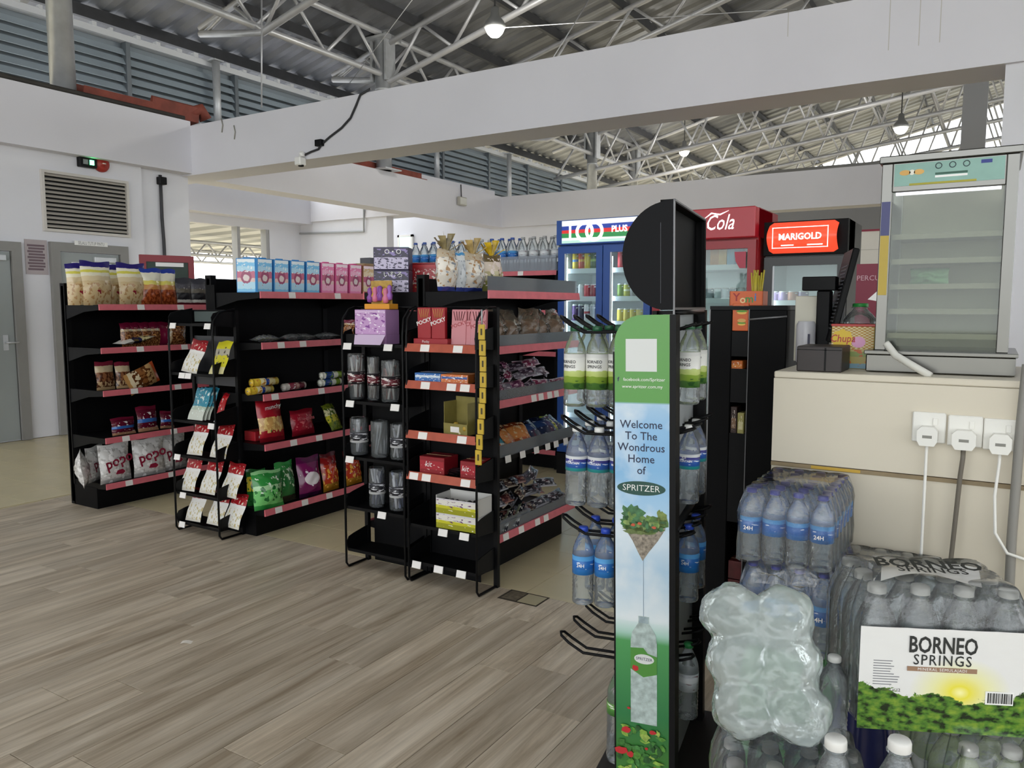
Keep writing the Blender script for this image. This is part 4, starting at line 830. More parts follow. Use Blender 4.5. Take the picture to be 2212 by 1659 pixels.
# ------------------------------------------------------------------ bottles
M_pet = clear('bottle_plastic', 'f6f9fa', .13, .05, 'e6ecef', bump=.5, bscale=45)
def capm(c): return mat('cap_'+c, c, .4)
def bprofile(h, r, ribs=5):
    p = [(r*.78, 0), (r*.95, h*.012), (r, h*.035), (r*.985, h*.08)]
    for k in range(ribs):
        z0 = h*(.1+.26*k/ribs); z1 = h*(.1+.26*(k+.5)/ribs); p += [(r*.955, z0), (r*.995, z1)]
    p += [(r*.965, h*.375), (r*.985, h*.39), (r*.985, h*.62), (r*.965, h*.635), (r*.99, h*.66), (r*.93, h*.73), (r*.76, h*.80), (r*.54, h*.862), (r*.40, h*.905), (r*.385, h*.925), (r*.5, h*.93), (r*.5, h*.938), (r*.38, h*.94)]
    return p
def cap_prof(h, r): return [(r*.42, h*.938), (r*.45, h*.942), (r*.45, h*.985), (r*.40, h*.998), (r*.02, h)]
def bottle(label, loc, h=.225, r=.032, lab=None, cap='f2f1ee', lz=(.39, .62), rz=0, group=None, rx=0, ry=0, lm=None, name='water_bottle', word=None, wcol=None, wsize=.014):
    t = link(name, None, None, loc, (rx, ry, rz)); t.empty_display_size = .05; tag(t, label, 'bottle', group)
    key = ('b', round(h, 4), round(r, 4))
    if key not in _mesh: _mesh[key] = MB().lathe(bprofile(h, r), 16).mesh('body', M_pet)
    link('body', _mesh[key], t)
    key = ('c', round(h, 4), round(r, 4), cap)
    if key not in _mesh: _mesh[key] = MB().lathe(cap_prof(h, r), 14).mesh('cap', capm(cap))
    link('cap', _mesh[key], t)
    if lm:
        key = ('l', round(h, 4), round(r, 4), lm.name, lz)
        if key not in _mesh: _mesh[key] = MB().lathe([(r*1.0, h*lz[0]), (r*1.0, h*lz[1])], 20).mesh('label', lm)
        L_ = link('label', _mesh[key], t)
        if word:
            for q, wd in enumerate(word): text(wd, wsize, wcol or M_white, t, (0, 0, h*(lz[0]+(lz[1]-lz[0])*(.78 if len(word) > 1 else .5))-q*wsize*1.15), bold=.02, curve=r*1.012, name='label_lettering')
    return t
_mesh = {}
M_lblue = pack('label_blue', [(0, '2f7cc8'), (.3, '2a6fbe'), (.75, '5aa4e0')], ('e8f2fa', 5, .64, .25, .75), .35); M_lwhite = pack('label_white', [(0, 'c9ced2'), (.5, 'e2e4e6'), (.8, 'cfd2d6')], ('8a6a70', 6, .63, .1, .9), .35)
M_lborneo = pack('label_borneo', [(0, '4d7a34'), (.18, '8aa83c'), (.36, 'c0cf7a'), (.52, 'ebeae4'), (.9, 'e2e1dc')], [('c23a30', 4, .68, .05, .4), ('2f5a2a', 6, .58, 0, .25)], .35, .06); M_lice = pack('label_ice', [(0, '2f9a9a'), (.2, '2f5aa8'), (.62, '3a3a86'), (.8, 'd8dadc')], ('e8eef4', 5, .63, .1, .7), .35)
# ---- back shelf of large bottles left of the coolers
YB = 5.95; bs0 = P(880, 600, Y=YB); bs1 = P(1203, 588, Y=YB); zb = P(1160, 590, Y=YB).z
t = thing('gondola_shelf', 'black shelf at the back carrying a long row of water bottles', 'shelf', (bs0.x, YB+.4, 0)); Lb = bs1.x-bs0.x
MB().box(0, Lb, 0, .03, 0, zb+.12).build('back_panel', M_black2, t); box('plinth', M_black2, t, 0, Lb, -.34, 0, 0, .13)
for zz, st in ((zb, M_pink), (zb-.34, M_pink), (zb-.7, M_pink), (zb-1.05, M_pink), (.15, M_pink)): shelf(t, Lb, 0, .4, zz, st, [.3, .62, .95, 1.25])
for k in (0, 1): MB().box(0 if k == 0 else Lb-.03, .03 if k == 0 else Lb, -.38, .03, 0, zb).build('side_panel', M_black2, t)
nbk = 15
for row in range(2):
    for k in range(nbk):
        xx = bs0.x+.05+(Lb-.1)*k/(nbk-1); blue_ = k < 5 or 8 <= k < 11
        bottle('large %s bottle on the back shelf, %s row, number %s' % ('blue labelled water' if blue_ else 'clear water', 'front' if row == 0 else 'rear', ('one', 'two', 'three', 'four', 'five', 'six', 'seven', 'eight', 'nine', 'ten', 'eleven', 'twelve', 'thirteen', 'fourteen', 'fifteen')[k]), (xx+.02*row, YB+.07+.1*row, zb+.013), .31, .043, cap='3a5aa8' if blue_ else 'b8b8b8', lm=M_lblue if blue_ else M_lwhite, group='bottles on the back shelf')
box('clear_guard', M_glass2, t, .4*Lb, Lb-.01, -.405, -.402, zb+.012, zb+.15)
# ------------------------------------------------------------------ drink coolers
YF = 5.85
M_in = mat('cooler_interior', 'e6ecec', .5); M_led = mat('cooler_led', 'f4fbff', .4, emit=9); M_sh = mat('cooler_shelf', 'd8dee2', .4)
def cooler(name, label, pxl, pxr, top_y, head_y, col, side=None, ndoor=1, d=.62, fw=.055, Y=YF, glow=True, shelves=(.55, .9, 1.25, 1.5), head_d=.0):
    a = P(pxl, top_y[0], Y=Y); e = P(pxr, top_y[1], Y=Y); h = (a.z+e.z)/2; w = e.x-a.x; zh = (P(pxl, head_y[0], Y=Y).z+P(pxr, head_y[1], Y=Y).z)/2
    t = thing(name, label, 'drinks cooler', (a.x, Y, 0)); mb = mat('cooler_'+col, col, .35, noise=.04)
    b = MB(); b.box(0, .035, .05, d, 0, h); b.box(w-.035, w, .05, d, 0, h); b.box(.035, w-.035, d-.03, d, 0, h); b.box(.035, w-.035, .05, d, zh-.01, h-.002); b.box(.035, w-.035, .05, d, 0, .2); b.build('cabinet', mb, t)
    b = MB(); b.box(.036, w-.036, d-.034, d-.031, .2, zh-.01); b.box(.0352, .038, .06, d-.03, .2, zh-.01); b.box(w-.038, w-.0352, .06, d-.03, .2, zh-.01); b.build('liner', M_in, t)
    MB().box(0, w, -.0, .05, .0, .18).build('kick_grille', M_black, t)
    for k in range(ndoor):
        x0, x1 = w*k/ndoor+.004, w*(k+1)/ndoor-.004; b = MB(); z0, z1 = .19, zh-.015
        b.box(x0, x0+fw, 0, .045, z0, z1); b.box(x1-fw, x1, 0, .045, z0, z1); b.box(x0+fw, x1-fw, 0, .045, z0, z0+fw); b.box(x0+fw, x1-fw, 0, .045, z1-fw, z1); dr = b.build('door', mb, t)
        MB().box(x0+fw, x1-fw, .018, .024, z0+fw, z1-fw).build('glass', M_glass, dr); box('gasket', M_sh, dr, x0+fw-.001, x0+fw+.012, .012, .03, z0+fw, z1-fw)
        if glow: box('light_tube', M_led, t, x0+fw*.5, x0+fw*.5+.02, .06, .085, .3, zh-.1)
        xx = x1-fw*.5 if k == 0 else x0+fw*.5; MB().rbox(xx-.012, xx+.012, -.02, 0, .9, 1.25, .003).build('handle', mb if ndoor > 1 else M_black, dr)
    for s_ in shelves: box('shelf', M_sh, t, .036, w-.036, .09, d-.04, s_-.012, s_); box('shelf_lip', M_sh, t, .036, w-.036, .082, .09, s_-.018, s_+.022)
    return t, w, h, zh
# -- blue two-door cooler
zr = [P(1260, y, Y=YF+.12).z for y in (586, 646, 698)]
c100, w, h, zh = cooler('drinks_cooler', 'blue two-door cooler with a 100PLUS header', 1205, 1408, (479, 463), (531, 520), '1f4f9e', ndoor=2, shelves=(.5, .8, zr[2], zr[1], zr[0]))
b = MB(); H0, H1 = zh+.012, h-.006; hh = H1-H0
hd = box('header_box', mat('cooler_1f4f9e', '1f4f9e', .35), c100, 0, w, -.02, .05, zh, h)
def hs(m, a, c, e, g, nm='header_stripe'):       # slanted band: heights as share of header, left and right
    MB().quad((.05, -.021-.0005*hs.k, H0+hh*a), (w-.02, -.021-.0005*hs.k, H0+hh*e), (w-.02, -.021-.0005*hs.k, H0+hh*g), (.05, -.021-.0005*hs.k, H0+hh*c)).build(nm, m, c100); hs.k += 1
hs.k = 0
eW = mat('header_white', 'e8ecee', .3, emit=.5); eB = mat('header_blue', '2340a0', .3, emit=.35); eR = mat('header_red', 'd02a28', .3, emit=.45); eG = mat('header_green', '2a8a4a', .3, emit=.4); eT = mat('header_letter', 'ffffff', .3, emit=1.0)
hs(eW, 0, 1, 0, 1); hs(eB, .58, .76, .60, .80); hs(eR, .44, .58, .40, .60); hs(eG, .24, .44, .18, .40); hs(mat('header_mint', 'bfe6d8', .3, emit=.4), 0, .12, 0, .12)
text('1', hh*.95, eT, c100, (w*.155, -.0255, H0+hh*.48), bold=.03, sx=.75); text('PLUS', hh*.38, eT, c100, (w*.685, -.0255, H0+hh*.52), bold=.03, sx=.92)
for k, xx in enumerate((.315, .42)):
    b = MB(); rr = hh*.38; b.tube([(w*xx+rr*math.cos(q*.2618), -.026, H0+hh*.48+rr*math.sin(q*.2618)) for q in range(24)], hh*.075, 8, closed=True); o = b.build('ring_letter', eT, c100)
    for v in o.data.vertices: v.co.y = -.026+(v.co.y+.026)*.15
def can(loc, c, lab, grp, h=.115, r=.029, band=None):
    key = ('can', c, h)
    if key not in _mesh: _mesh[key] = MB().lathe([(r*.8, 0), (r, h*.06), (r, h*.9), (r*.84, h*.97), (r*.84, h)], 14, None).mesh('drink_can', pack('can_%s' % c, [(0, 'b8b8b8'), (.05, c), (.5, band or c), (.62, c), (.92, 'c8c8c8')], ('f0f0f0', 4, .62, .2, .85), .25))
    o = link('drink_can', _mesh[key], None, loc); return tag(o, lab, 'can', grp)
rows_ = {0: (('c9b030', '3a78c0'), ('c03a28', 'e0a030'), ('e2c41e', None), ('2a5a2c', '86a850'), ('b04a58', None)), 1: (('9a9ca4', None), ('d8d8dc', None), ('c02838', None), ('8a2030', None), ('c86a78', 'e8e0e0')), 2: (('4a2a6a', None), ('2e2848', None), ('d8d0d4', 'a02838'), ('a8a8b0', None), ('7a6a8a', None)),
         3: (('c8283a', None), ('5a48b8', None), ('d88a28', 'e8b860'), ('c8a03a', None)), 4: (('6a8a34', None), ('b8b84a', 'e6e6c0'), ('9a9aa0', None), ('b8c23a', None)), 5: (('c8b43a', None), ('d0bc4a', None), ('c8b43a', None), ('d4c25a', None))}
for rw, cs in rows_.items():
    d_ = 0 if rw < 3 else 1; zz = zr[rw % 3]
    for k, (c, bnd) in enumerate(cs):
        x0, x1 = c100.location.x+w*d_/2+.075, c100.location.x+w*(d_+1)/2-.06
        hh_ = .16 if rw in (0, 3, 2) else .125
        can((x0+(x1-x0)*(k+.5)/5, YF+.135, zz), c, 'drink can, %s in the %s row behind the %s cooler door' % (('first', 'second', 'third', 'fourth', 'fifth')[k], ('top', 'second', 'third')[rw % 3], 'left blue' if d_ == 0 else 'right blue'), 'cans in the blue cooler', hh_, .029, bnd)
# -- red cooler
zc = [P(1575, y, Y=YF+.12).z for y in (578, 650)]
cc, w, h, zh = cooler('drinks_cooler', 'red cooler with white Coca-Cola script on its header', 1411, 1637, (462, 445), (522, 513), '9c1c26', shelves=(.5, .8, 1.1, zc[1], zc[0]), fw=.06)
MB().rbox(0, w, -.06, .45, zh, h, .006).build('header_box', mat('coke_red', 'a31826', .3, noise=.05, emit=.12), cc)
text('Coca-Cola', (h-zh)*.72, eT, cc, (w*.5, -.0612, (zh+h)/2), shear=.35, bold=.0, sx=.72)
MB().tube([(w*.53, -.062, h-(h-zh)*.34), (w*.6, -.062, h-(h-zh)*.16), (w*.68, -.062, h-(h-zh)*.22), (w*.76, -.062, h-(h-zh)*.1)], .006, 6, taper=[.3, 1, 1, .2]).build('ribbon_letter', eT, cc)
b = MB(); b.prism([(w-.16, zh-.1), (w-.075, zh-.1), (w-.075, zh-.22), (w-.12, zh-.22), (w-.15, zh-.17)], -.002, -.001); b.build('door_sticker', mat('sticker_red', 'b3344a', .4), cc)
for k, (px, c, wd) in enumerate(((1545, 'c98a4a', .07), (1562, 'd8a860', .06), (1580, '6fa8c8', .06), (1596, '4f8fb8', .07))):
    p = P(px, 575, Y=YF+.15); carton('drink_carton', 'drink carton, %s on the upper shelf of the red cooler' % ('orange one left', 'tan one', 'pale blue one', 'blue one right')[k], 'carton', (p.x, YF+.16, zc[0]), 0, wd, .06, .15, mat('dc_'+c, c, .4, noise=.2, nscale=25), True, 'cartons in the red cooler')
for k in range(7):
    can((cc.location.x+w*.45+.06*k, YF+.14, zc[1]), ('c8d4dc', '8a98a0', 'd8e0e4')[k % 3], 'pale tub number %s on the lower shelf of the red cooler' % ('one', 'two', 'three', 'four', 'five', 'six', 'seven')[k], 'tubs in the red cooler', .1)
# -- black cooler with orange barrel header
YM = 5.95
zm = [P(1730, y, Y=YM+.12).z for y in (655,)]
cm, w, h, zh = cooler('drinks_cooler', 'black cooler with an orange MARIGOLD barrel header', 1652, 1834, (482, 470), (552, 547), '18191b', shelves=(.5, .8, 1.1, zm[0]), Y=YM, fw=.06)
b = MB(); nn = 12; sec = [(-.012-.085*math.sin(math.pi*q/nn), zh+.012+(h-zh-.02)*q/nn) for q in range(nn+1)]
def barrel(x0, x1, inset):
    vs = []
    for xx, s_ in ((x0, inset), (x0+.03, 1), (x1-.03, 1), (x1, inset)):
        zc_ = (zh+h)/2
        for y_, z_ in sec: vs.append((xx, y_, zc_+(z_-zc_)*s_))
    m_ = nn+1; b._add(vs, [(i*m_+j, (i+1)*m_+j, (i+1)*m_+j+1, i*m_+j+1) for i in range(3) for j in range(nn)], None, True)
barrel(.04, w-.06, .82); b.build('header_sign', mat('marigold_orange', 'e2482e', .35, emit=.75), cm)
box('header_box', M_black2, cm, 0, w, -.01, .3, zh, h)
text('MARIGOLD', (h-zh)*.26, eT, cm, (w*.47, -.1, (zh+h)/2+.0), bold=.025, sx=.92)
b = MB(); x0, x1, z0, z1 = w*.14, w*.80, (zh+h)/2-.078, (zh+h)/2+.07; q = .005
for r_ in ((x0, x1, z0, z0+q), (x0, x1, z1-q, z1), (x0, x0+q, z0, z1), (x1-q, x1, z0, z1)): b.box(r_[0], r_[1], -.101, -.098, r_[2], r_[3])
b.box(w*.25, w*.4, -.101, -.099, (zh+h)/2-.062, (zh+h)/2-.054); b.box(w*.56, w*.74, -.101, -.099, (zh+h)/2-.062, (zh+h)/2-.054); b.build('sign_outline', eT, cm)
for k, (px, c) in enumerate(((1672, '9a86b0'), (1692, 'a08ab4'), (1712, 'c08a78'), (1735, '8a7a9a'))):
    p = P(px, 650, Y=YM+.15); can((p.x, YM+.15, zm[0]), c, 'yoghurt tub, %s on the shelf of the black cooler' % ('first', 'second', 'third', 'fourth')[k], 'tubs in the black cooler', .09, .038)
# ------------------------------------------------------------------ fixtures on the left wall (faces +X)
WX = -8.85
def wl(px, py, X=WX): return P(px, py, X=X)
for nm, (pl, pr_, pt), lab, lx in (('door_1', (-70, 45, 520), 'grey flush door at the far left, half out of frame', 0), ('door_2', (108, 275, 528), 'grey flush door behind the left gondola', 1)):
    a, b_, tp = wl(pl, 600).y, wl(pr_, 600).y, wl((pl+pr_)/2, pt).z
    d = struct(link(nm, None, None, (WX, a, 0)), lab, 'door'); fwd = .1; L_ = b_-a
    f = MB(); f.box(0, .05, 0, fwd, 0, tp); f.box(0, .05, L_-fwd, L_, 0, tp); f.box(0, .05, fwd, L_-fwd, tp-fwd, tp); f.build('door_frame', M_dframe, d)
    MB().box(0, .02, fwd+.008, L_-fwd-.008, .01, tp-fwd-.008).build('door_leaf', M_door, d)
    hy = fwd+.08 if nm == 'door_2' else L_-fwd-.1
    h_ = MB(); h_.tube([(.02, hy, 1.05), (.07, hy, 1.05), (.07, hy+.11, 1.05)], .01, 8); h_.box(.02, .026, hy-.025, hy+.025, .97, 1.13); h_.build('door_handle', M_galv, d)
    MB().rbox(.02, .06, L_-.42 if nm == 'door_2' else L_-.36, L_-.16, tp-.2, tp-.14, .004).build('door_closer', M_galv, d)
    if nm == 'door_2':
        p0, p1 = wl(155, 520), wl(227, 534); s_ = box('door_sign', M_white, d, .051, .054, p0.y-a, p1.y-a, p1.z, p0.z); q0, q1 = wl(155, 566, WX+.03), wl(242, 580, WX+.03); s2 = box('door_sign', M_white, d, .022, .025, q0.y-a, q1.y-a, q1.z, q0.z)
        text('SELALU TUTUP PINTU', .05, mat('print_grey', '6a6a70', .5), d, (.055, (p0.y+p1.y)/2-a, (p0.z+p1.z)/2), (R(90), 0, R(90)), sx=.62)
pl = thing('notice_plate', 'mauve-grey notice plate between the two grey doors', 'sign', (WX, wl(54, 560).y, wl(54, 592).z)); y1_ = wl(102, 560).y-wl(54, 560).y; z1_ = wl(75, 517).z-wl(75, 592).z
box('plate', mat('notice_mauve', 'b3a8aa', .5, noise=.05), pl, .001, .01, 0, y1_, 0, z1_)
for k in range(9): box('printed_line', mat('notice_print', '6e5a62', .5), pl, .01, .0105, y1_*(.15 if k % 2 else .1), y1_*(.88 if k % 3 else .8), z1_*(.12+.085*k), z1_*(.12+.085*k)+.022)
vt = thing('wall_vent', 'large slatted air vent high on the white wall', 'vent', (WX, wl(95, 440).y, wl(95, 493).z)); vw = wl(271, 450).y-wl(95, 440).y; vh = wl(95, 373).z-wl(95, 493).z
b = MB(); q = .03; b.box(.001, .04, -q, 0, -q, vh+q); b.box(.001, .04, vw, vw+q, -q, vh+q); b.box(.001, .04, 0, vw, -q, 0); b.box(.001, .04, 0, vw, vh, vh+q); b.build('frame', mat('vent_white', 'cfcac4', .5), vt); box('backing', M_dark, vt, .001, .006, 0, vw, 0, vh)
sl = MB().prism([(.006, .022), (.045, -.004), (.048, 0), (.009, .026)], 0, vw, 'y').v
slm = MB(); slm._add([(p[0], p[1], p[2]) for p in sl], MB().prism([(0, 0), (1, 0), (1, 1), (0, 1)], 0, 1, 'y').f); slm = slm.mesh('slat', mat('vent_slat', 'cbc5bd', .4, .1))
for k in range(13): link('slat', slm, vt, (0, 0, vh*(k+.4)/13))
ex = thing('exit_light', 'small black emergency light with a green lamp by the bell', 'light', tuple(wl(184, 352))); w_ = wl(203, 352).y-wl(166, 352).y; MB().rbox(.001, .07, -w_/2, w_/2, -.055, .055, .006).build('case', M_black, ex); box('green_lamp', mat('led_green', '5dff9a', .4, emit=6), ex, .07, .078, w_*.06, w_*.3, -.025, .028); box('lens', mat('lens_grey', '8a8f90', .2), ex, .07, .075, -w_*.32, -w_*.05, -.025, .028)
be = thing('alarm_bell', 'round red alarm bell on the white wall', 'bell', tuple(wl(217, 355)), R(90)); b = MB().lathe([(.09, 0), (.092, .02), (.085, .04), (.05, .055), (.02, .06), (.02, .075), (.004, .078)], 24); b.v = [(p[0], -p[2]-.001, p[1]) for p in b.v]; b.build('gong', mat('bell_red', 'a8332c', .4), be); MB().tube([(-.02, -.079, 0), (.02, -.079, 0)], .006).build('hub', M_white, be)
tag(MB().tube([P(346, 378, X=-8.87), P(348, 420, X=-8.87), P(350, 470, X=-8.87), P(354, 520, X=-8.87), P(357, 580, X=-8.87), P(360, 700, X=-8.87)], .02, 8).build('cable', mat('cable_black', '2c2c30', .5)), 'black cable running down the white pillar', 'cable')
tag(MB().rbox(-8.9, -8.82, P(340, 375, X=-8.87).y, P(355, 375, X=-8.87).y, 2.93, 3.02, .006).build('junction_box', M_black), 'small black junction box at the top of the pillar cable', 'box')
rb_ = thing('notice_board', 'red framed notice board on a post behind the left gondola', 'sign', (-6.4, P(362, 600, X=-6.4).y, 0), R(70)); zz1 = P(362, 552, X=-6.4).z; b = MB(); b.box(-.23, .23, -.02, .02, zz1-.06, zz1); b.box(-.23, -.18, -.02, .02, zz1-.5, zz1-.06); b.box(.18, .23, -.02, .02, zz1-.5, zz1-.06); b.box(-.23, .23, -.02, .02, zz1-.55, zz1-.5); b.build('frame', mat('board_red', '8c1f2a', .4), rb_); box('board', mat('board_green', '3a4a42', .6, noise=.2), rb_, -.18, .18, -.01, .01, zz1-.5, zz1-.06); box('title', M_white, rb_, -.1, .14, -.013, -.0105, zz1-.1, zz1-.065); MB().tube([(0, .03, 0), (0, .03, zz1-.3)], .02).build('post', M_galv, rb_); MB().lathe([(.2, 0), (.2, .015), (.02, .03)], 16).build('foot', M_galv, rb_)
# camera, cable and box on the crossing beam
BY = 6.455
cv = thing('security_camera', 'small white and black camera under the crossing beam', 'camera', tuple(P(657, 340, Y=BY))); MB().lathe([(.03, -.0), (.035, .04), (.02, .06)], 12).build('bracket', M_white, cv, (0, -.03, 0)); MB().rbox(-.045, .045, -.11, -.01, -.1, -.01, .01).build('housing', M_white, cv); MB().lathe([(.004, 0), (.03, .004), (.034, .02)], 14).build('lens', M_black, cv, (.01, -.06, -.115))
tag(MB().rbox(P(686, 310, Y=BY).x, P(700, 310, Y=BY).x, BY-.05, BY+.004, P(690, 317, Y=BY).z, P(690, 303, Y=BY).z, .005).build('junction_box', M_black), 'little black power box on the beam above the camera', 'box')
tag(MB().tube([P(x, y, Y=BY-.01) for x, y in ((658, 335), (672, 328), (688, 322), (694, 312), (712, 296), (738, 276), (757, 255), (768, 230), (778, 205), (800, 192))], .012, 6).build('cable', mat('cable_black', '2c2c30', .5)), 'black cable curving down the beam to the camera', 'cable')
for px, py in ((478, 270), (505, 285)): tag(MB().tube([P(px, py-14, Y=BY-.003), P(px+3, py, Y=BY-.003), P(px+1, py+16, Y=BY-.003)], .008, 5).build('wire_tail', mat('wire_grey', '9a9890', .6)), 'short loose grey wire on the beam near the corner, %s' % ('left' if px < 490 else 'right'), 'wire')
fl = thing('flood_light', 'small boxy floodlight hung on the rear left beam', 'light', tuple(P(994, 433, X=-8.915)), R(90)); MB().rbox(-.12, .12, -.08, -.01, -.1, .06, .01).build('case', mat('flood_grey', 'b4b1a8', .5), fl); box('glass', mat('flood_glass', 'd0cfc6', .2), fl, -.1, .1, -.083, -.08, -.085, .04); MB().tube([(0, -.03, .06), (0, -.02, .3)], .012).build('stem', M_purl, fl)
# rusty steel on the beam tops
M_rust = mat('red_oxide_steel', '8a4436', .7, noise=.35, nscale=6); M_scrap = mat('scrap_dark', '3d3a36', .8, noise=.3)
a = P(165, 182, X=-8.9); b_ = P(330, 210, X=-8.9)
tg = thing('steel_channel', 'red oxide steel channel lying on top of the left beam', 'steel offcut', (-8.9, a.y, 3.74)); L_ = b_.y-a.y
b = MB(); b.prism([(-.12, 0), (.12, 0), (.12, .17), (.105, .17), (.105, .015), (-.105, .015), (-.105, .17), (-.12, .17)], 0, L_, 'y'); o = b.build('channel', M_rust, tg); o.rotation_euler = (0, R(14), 0)
b = MB(); b.prism([(-.1, 0), (.12, .02), (.15, .2), (.12, .22), (.05, .08), (-.08, .12)], L_-.1, L_+.55, 'y'); b.build('bent_plate', M_rust, tg); MB().tube([(.06, L_+.45, .12), (.1, L_+.6, .2), (.12, L_+.66, .08)], .08, 7).build('crumpled_end', M_rust, tg)
tag(MB().tube([(-8.74, 3.2, 3.77), (-8.735, 5.2, 3.765), (-8.74, 6.4, 3.765)], .03, 6).build('pipe', M_scrap), 'dark pipe lying along the left beam top', 'pipe')
tag(MB().prism([(-9.1, 3.72), (-8.95, 3.72), (-8.95, 3.74), (-9.08, 3.74), (-9.08, 3.86), (-9.1, 3.86)], 7.2, 11.6, 'y').build('steel_angle', M_rust), 'red oxide steel angle along the rear left beam top', 'steel offcut')
# paper scrap on the floor
p = P(406, 1388, Z=0); pc = MB(); pc.grid(lambda u, v: ((u-.5)*.055, (v-.5)*.03, .002+.003*math.sin(u*5)), 4, 2); tag(pc.build('paper_scrap', mat('paper', 'f0e8dc', .8), None, (p.x, p.y, 0), (0, 0, R(35))), 'tiny cream paper scrap on the plank floor', 'paper')
# ------------------------------------------------------------------ bottle rack with the tall printed banner
RO = (-.778, 1.98, 0)
rk = thing('bottle_rack', 'tall black bottle rack with a green and blue Spritzer banner', 'rack', RO, R(9)); rk.rotation_euler = (0, R(-1.0), R(9))
RD = .52
box('base', mat('rack_base', '2c2826', .5), rk, -.17, .17, -.06, RD+.04, 0.006, .035, .004)
MB().box(.04, .048, .06, RD-.02, .035, 1.40).build('spine_panel', mat('spine_grey', 'b4b8ba', .35, noise=.06), rk)
b = MB(); b.box(-.085, -.075, 0, .05, .035, 1.30); b.box(.072, .088, -.006, .05, .035, 1.40); b.build('banner_frame', M_black, rk)
b = MB(); b.box(-.083, -.068, RD-.04, RD, .035, 1.41); b.box(.066, .088, RD-.04, RD, .035, 1.41); b.box(-.083, .083, RD-.012, RD, .035, 1.41); b.build('rear_frame', M_black, rk)
MB().tube([(.08, .03, .81), (.08, RD-.02, .835)], .012, 6).build('side_rail', M_black, rk); MB().tube([(.08, .03, 1.405), (.08, RD-.02, 1.405)], .008, 6).build('side_rail', M_black, rk)
# header: open black box with a round plate
b = MB(); x0, x1, z0, z1, th = .045, .083, 1.412, 1.70, .008
b.box(x1-th, x1, 0, .012, z0, z1); b.box(x0, x1, 0, RD, z1-th, z1); b.box(x0, x1, 0, RD, z0, z0+th); b.box(x1-.012, x1, RD-.018, RD, z0, z1); b.box(x0, x0+th, .0, RD, z0, z1); b.box(x0, x1, RD-.01, RD, z0, z1); b.build('header_box', M_black2, rk)
pts = [(.075, 1.415)]
for k in range(25):
    a = R(100+160*k/24); pts.append((.07+.125*math.cos(a)*1.0, 1.553+.142*math.sin(a)))
pts2 = sorted(pts[1:], key=lambda p: -p[1]); pts2 = [(.078, 1.697)]+pts2+[(.078, 1.412)]
MB().prism(pts2, -.012, -.002, 'y').build('round_plate', mat('plate_black', '08080c', .5, spec=.15), rk); box('plate_crease', mat('crease_light', '4a4c54', .3), rk, .048, .0488, -.0126, -.012, 1.43, 1.64)
b = MB(); b.box(.079, .0835, -.002, .004, .035, 1.70); b.box(.079, .0835, -.002, RD, 1.6955, 1.7005); b.box(.079, .0835, 0, RD, 1.412, 1.418); b.build('edge_trim', mat('trim_grey', '7a7a7c', .35, .4), rk)
# banner face
bl_, br_, btop = -.079, .071, 1.40
out = [(br_, .035), (br_, btop)]+[(bl_+.075-.075*math.sin(R(90*k/8)), btop-.075+.075*math.cos(R(90*k/8))) for k in range(9)]+[(bl_, .035)]
def bannermat():
    m = bpy.data.materials.new('banner_print'); m.use_nodes = True; nt = m.node_tree; N = nt.nodes.new; L = nt.links.new; b = nt.nodes['Principled BSDF']; b.inputs['Roughness'].default_value = .3
    tc = N('ShaderNodeTexCoord'); sp = N('ShaderNodeSeparateXYZ'); L(tc.outputs['Object'], sp.inputs[0])
    n = N('ShaderNodeTexNoise'); n.inputs['Scale'].default_value = 7; n.inputs['Detail'].default_value = 5; L(tc.outputs['Object'], n.inputs['Vector'])
    mr = N('ShaderNodeMapRange'); mr.inputs['From Min'].default_value = .0; mr.inputs['From Max'].default_value = 1.4; L(sp.outputs[2], mr.inputs[0])
    r = N('ShaderNodeValToRGB'); e = r.color_ramp.elements; e[0].position = 0; e[0].color = lin('3f7a34'); e[1].position = 1; e[1].color = lin('5a9a48')
    for p_, c in ((.12, '3f7a34'), (.20, '2f7a46'), (.352, '4f9a58'), (.368, 'a8cfc0'), (.40, 'e2ecf0'), (.5, 'b4d2e8'), (.56, 'd2e2ee'), (.62, 'a8cce8'), (.7, '86b8e0'), (.78, '8fbde4'), (.829, 'a6c8e4'), (.8305, '5a9a48')):
        q = e.new(p_); q.color = lin(c)
    L(mr.outputs[0], r.inputs[0])
    cl = N('ShaderNodeMapRange'); cl.inputs['From Min'].default_value = .45; cl.inputs['From Max'].default_value = .75; L(n.outputs['Fac'], cl.inputs[0])
    g = N('ShaderNodeMath'); g.operation = 'LESS_THAN'; L(sp.outputs[2], g.inputs[0]); g.inputs[1].default_value = 1.16; g2 = N('ShaderNodeMath'); g2.operation = 'GREATER_THAN'; L(sp.outputs[2], g2.inputs[0]); g2.inputs[1].default_value = .55
    f = N('ShaderNodeMath'); f.operation = 'MULTIPLY'; L(g.outputs[0], f.inputs[0]); L(g2.outputs[0], f.inputs[1]); f2 = N('ShaderNodeMath'); f2.operation = 'MULTIPLY'; L(f.outputs[0], f2.inputs[0]); L(cl.outputs[0], f2.inputs[1])
    mx = N('ShaderNodeMix'); mx.data_type = 'RGBA'; L(f2.outputs[0], mx.inputs['Factor']); L(r.outputs[0], mx.inputs['A']); mx.inputs['B'].default_value = lin('eef2f4'); L(mx.outputs['Result'], b.inputs['Base Color']); return m
bn = MB().prism(out, -.004, 0, 'y').build('banner', bannermat(), rk)
M_ink = mat('banner_ink', '1d2748', .4); yb = -.0046
MB().quad((-.048, yb, 1.248), (.037, yb, 1.248), (.037, yb, 1.336), (-.048, yb, 1.336)).build('white_square', mat('banner_white', 'dcdedc', .5), bn)
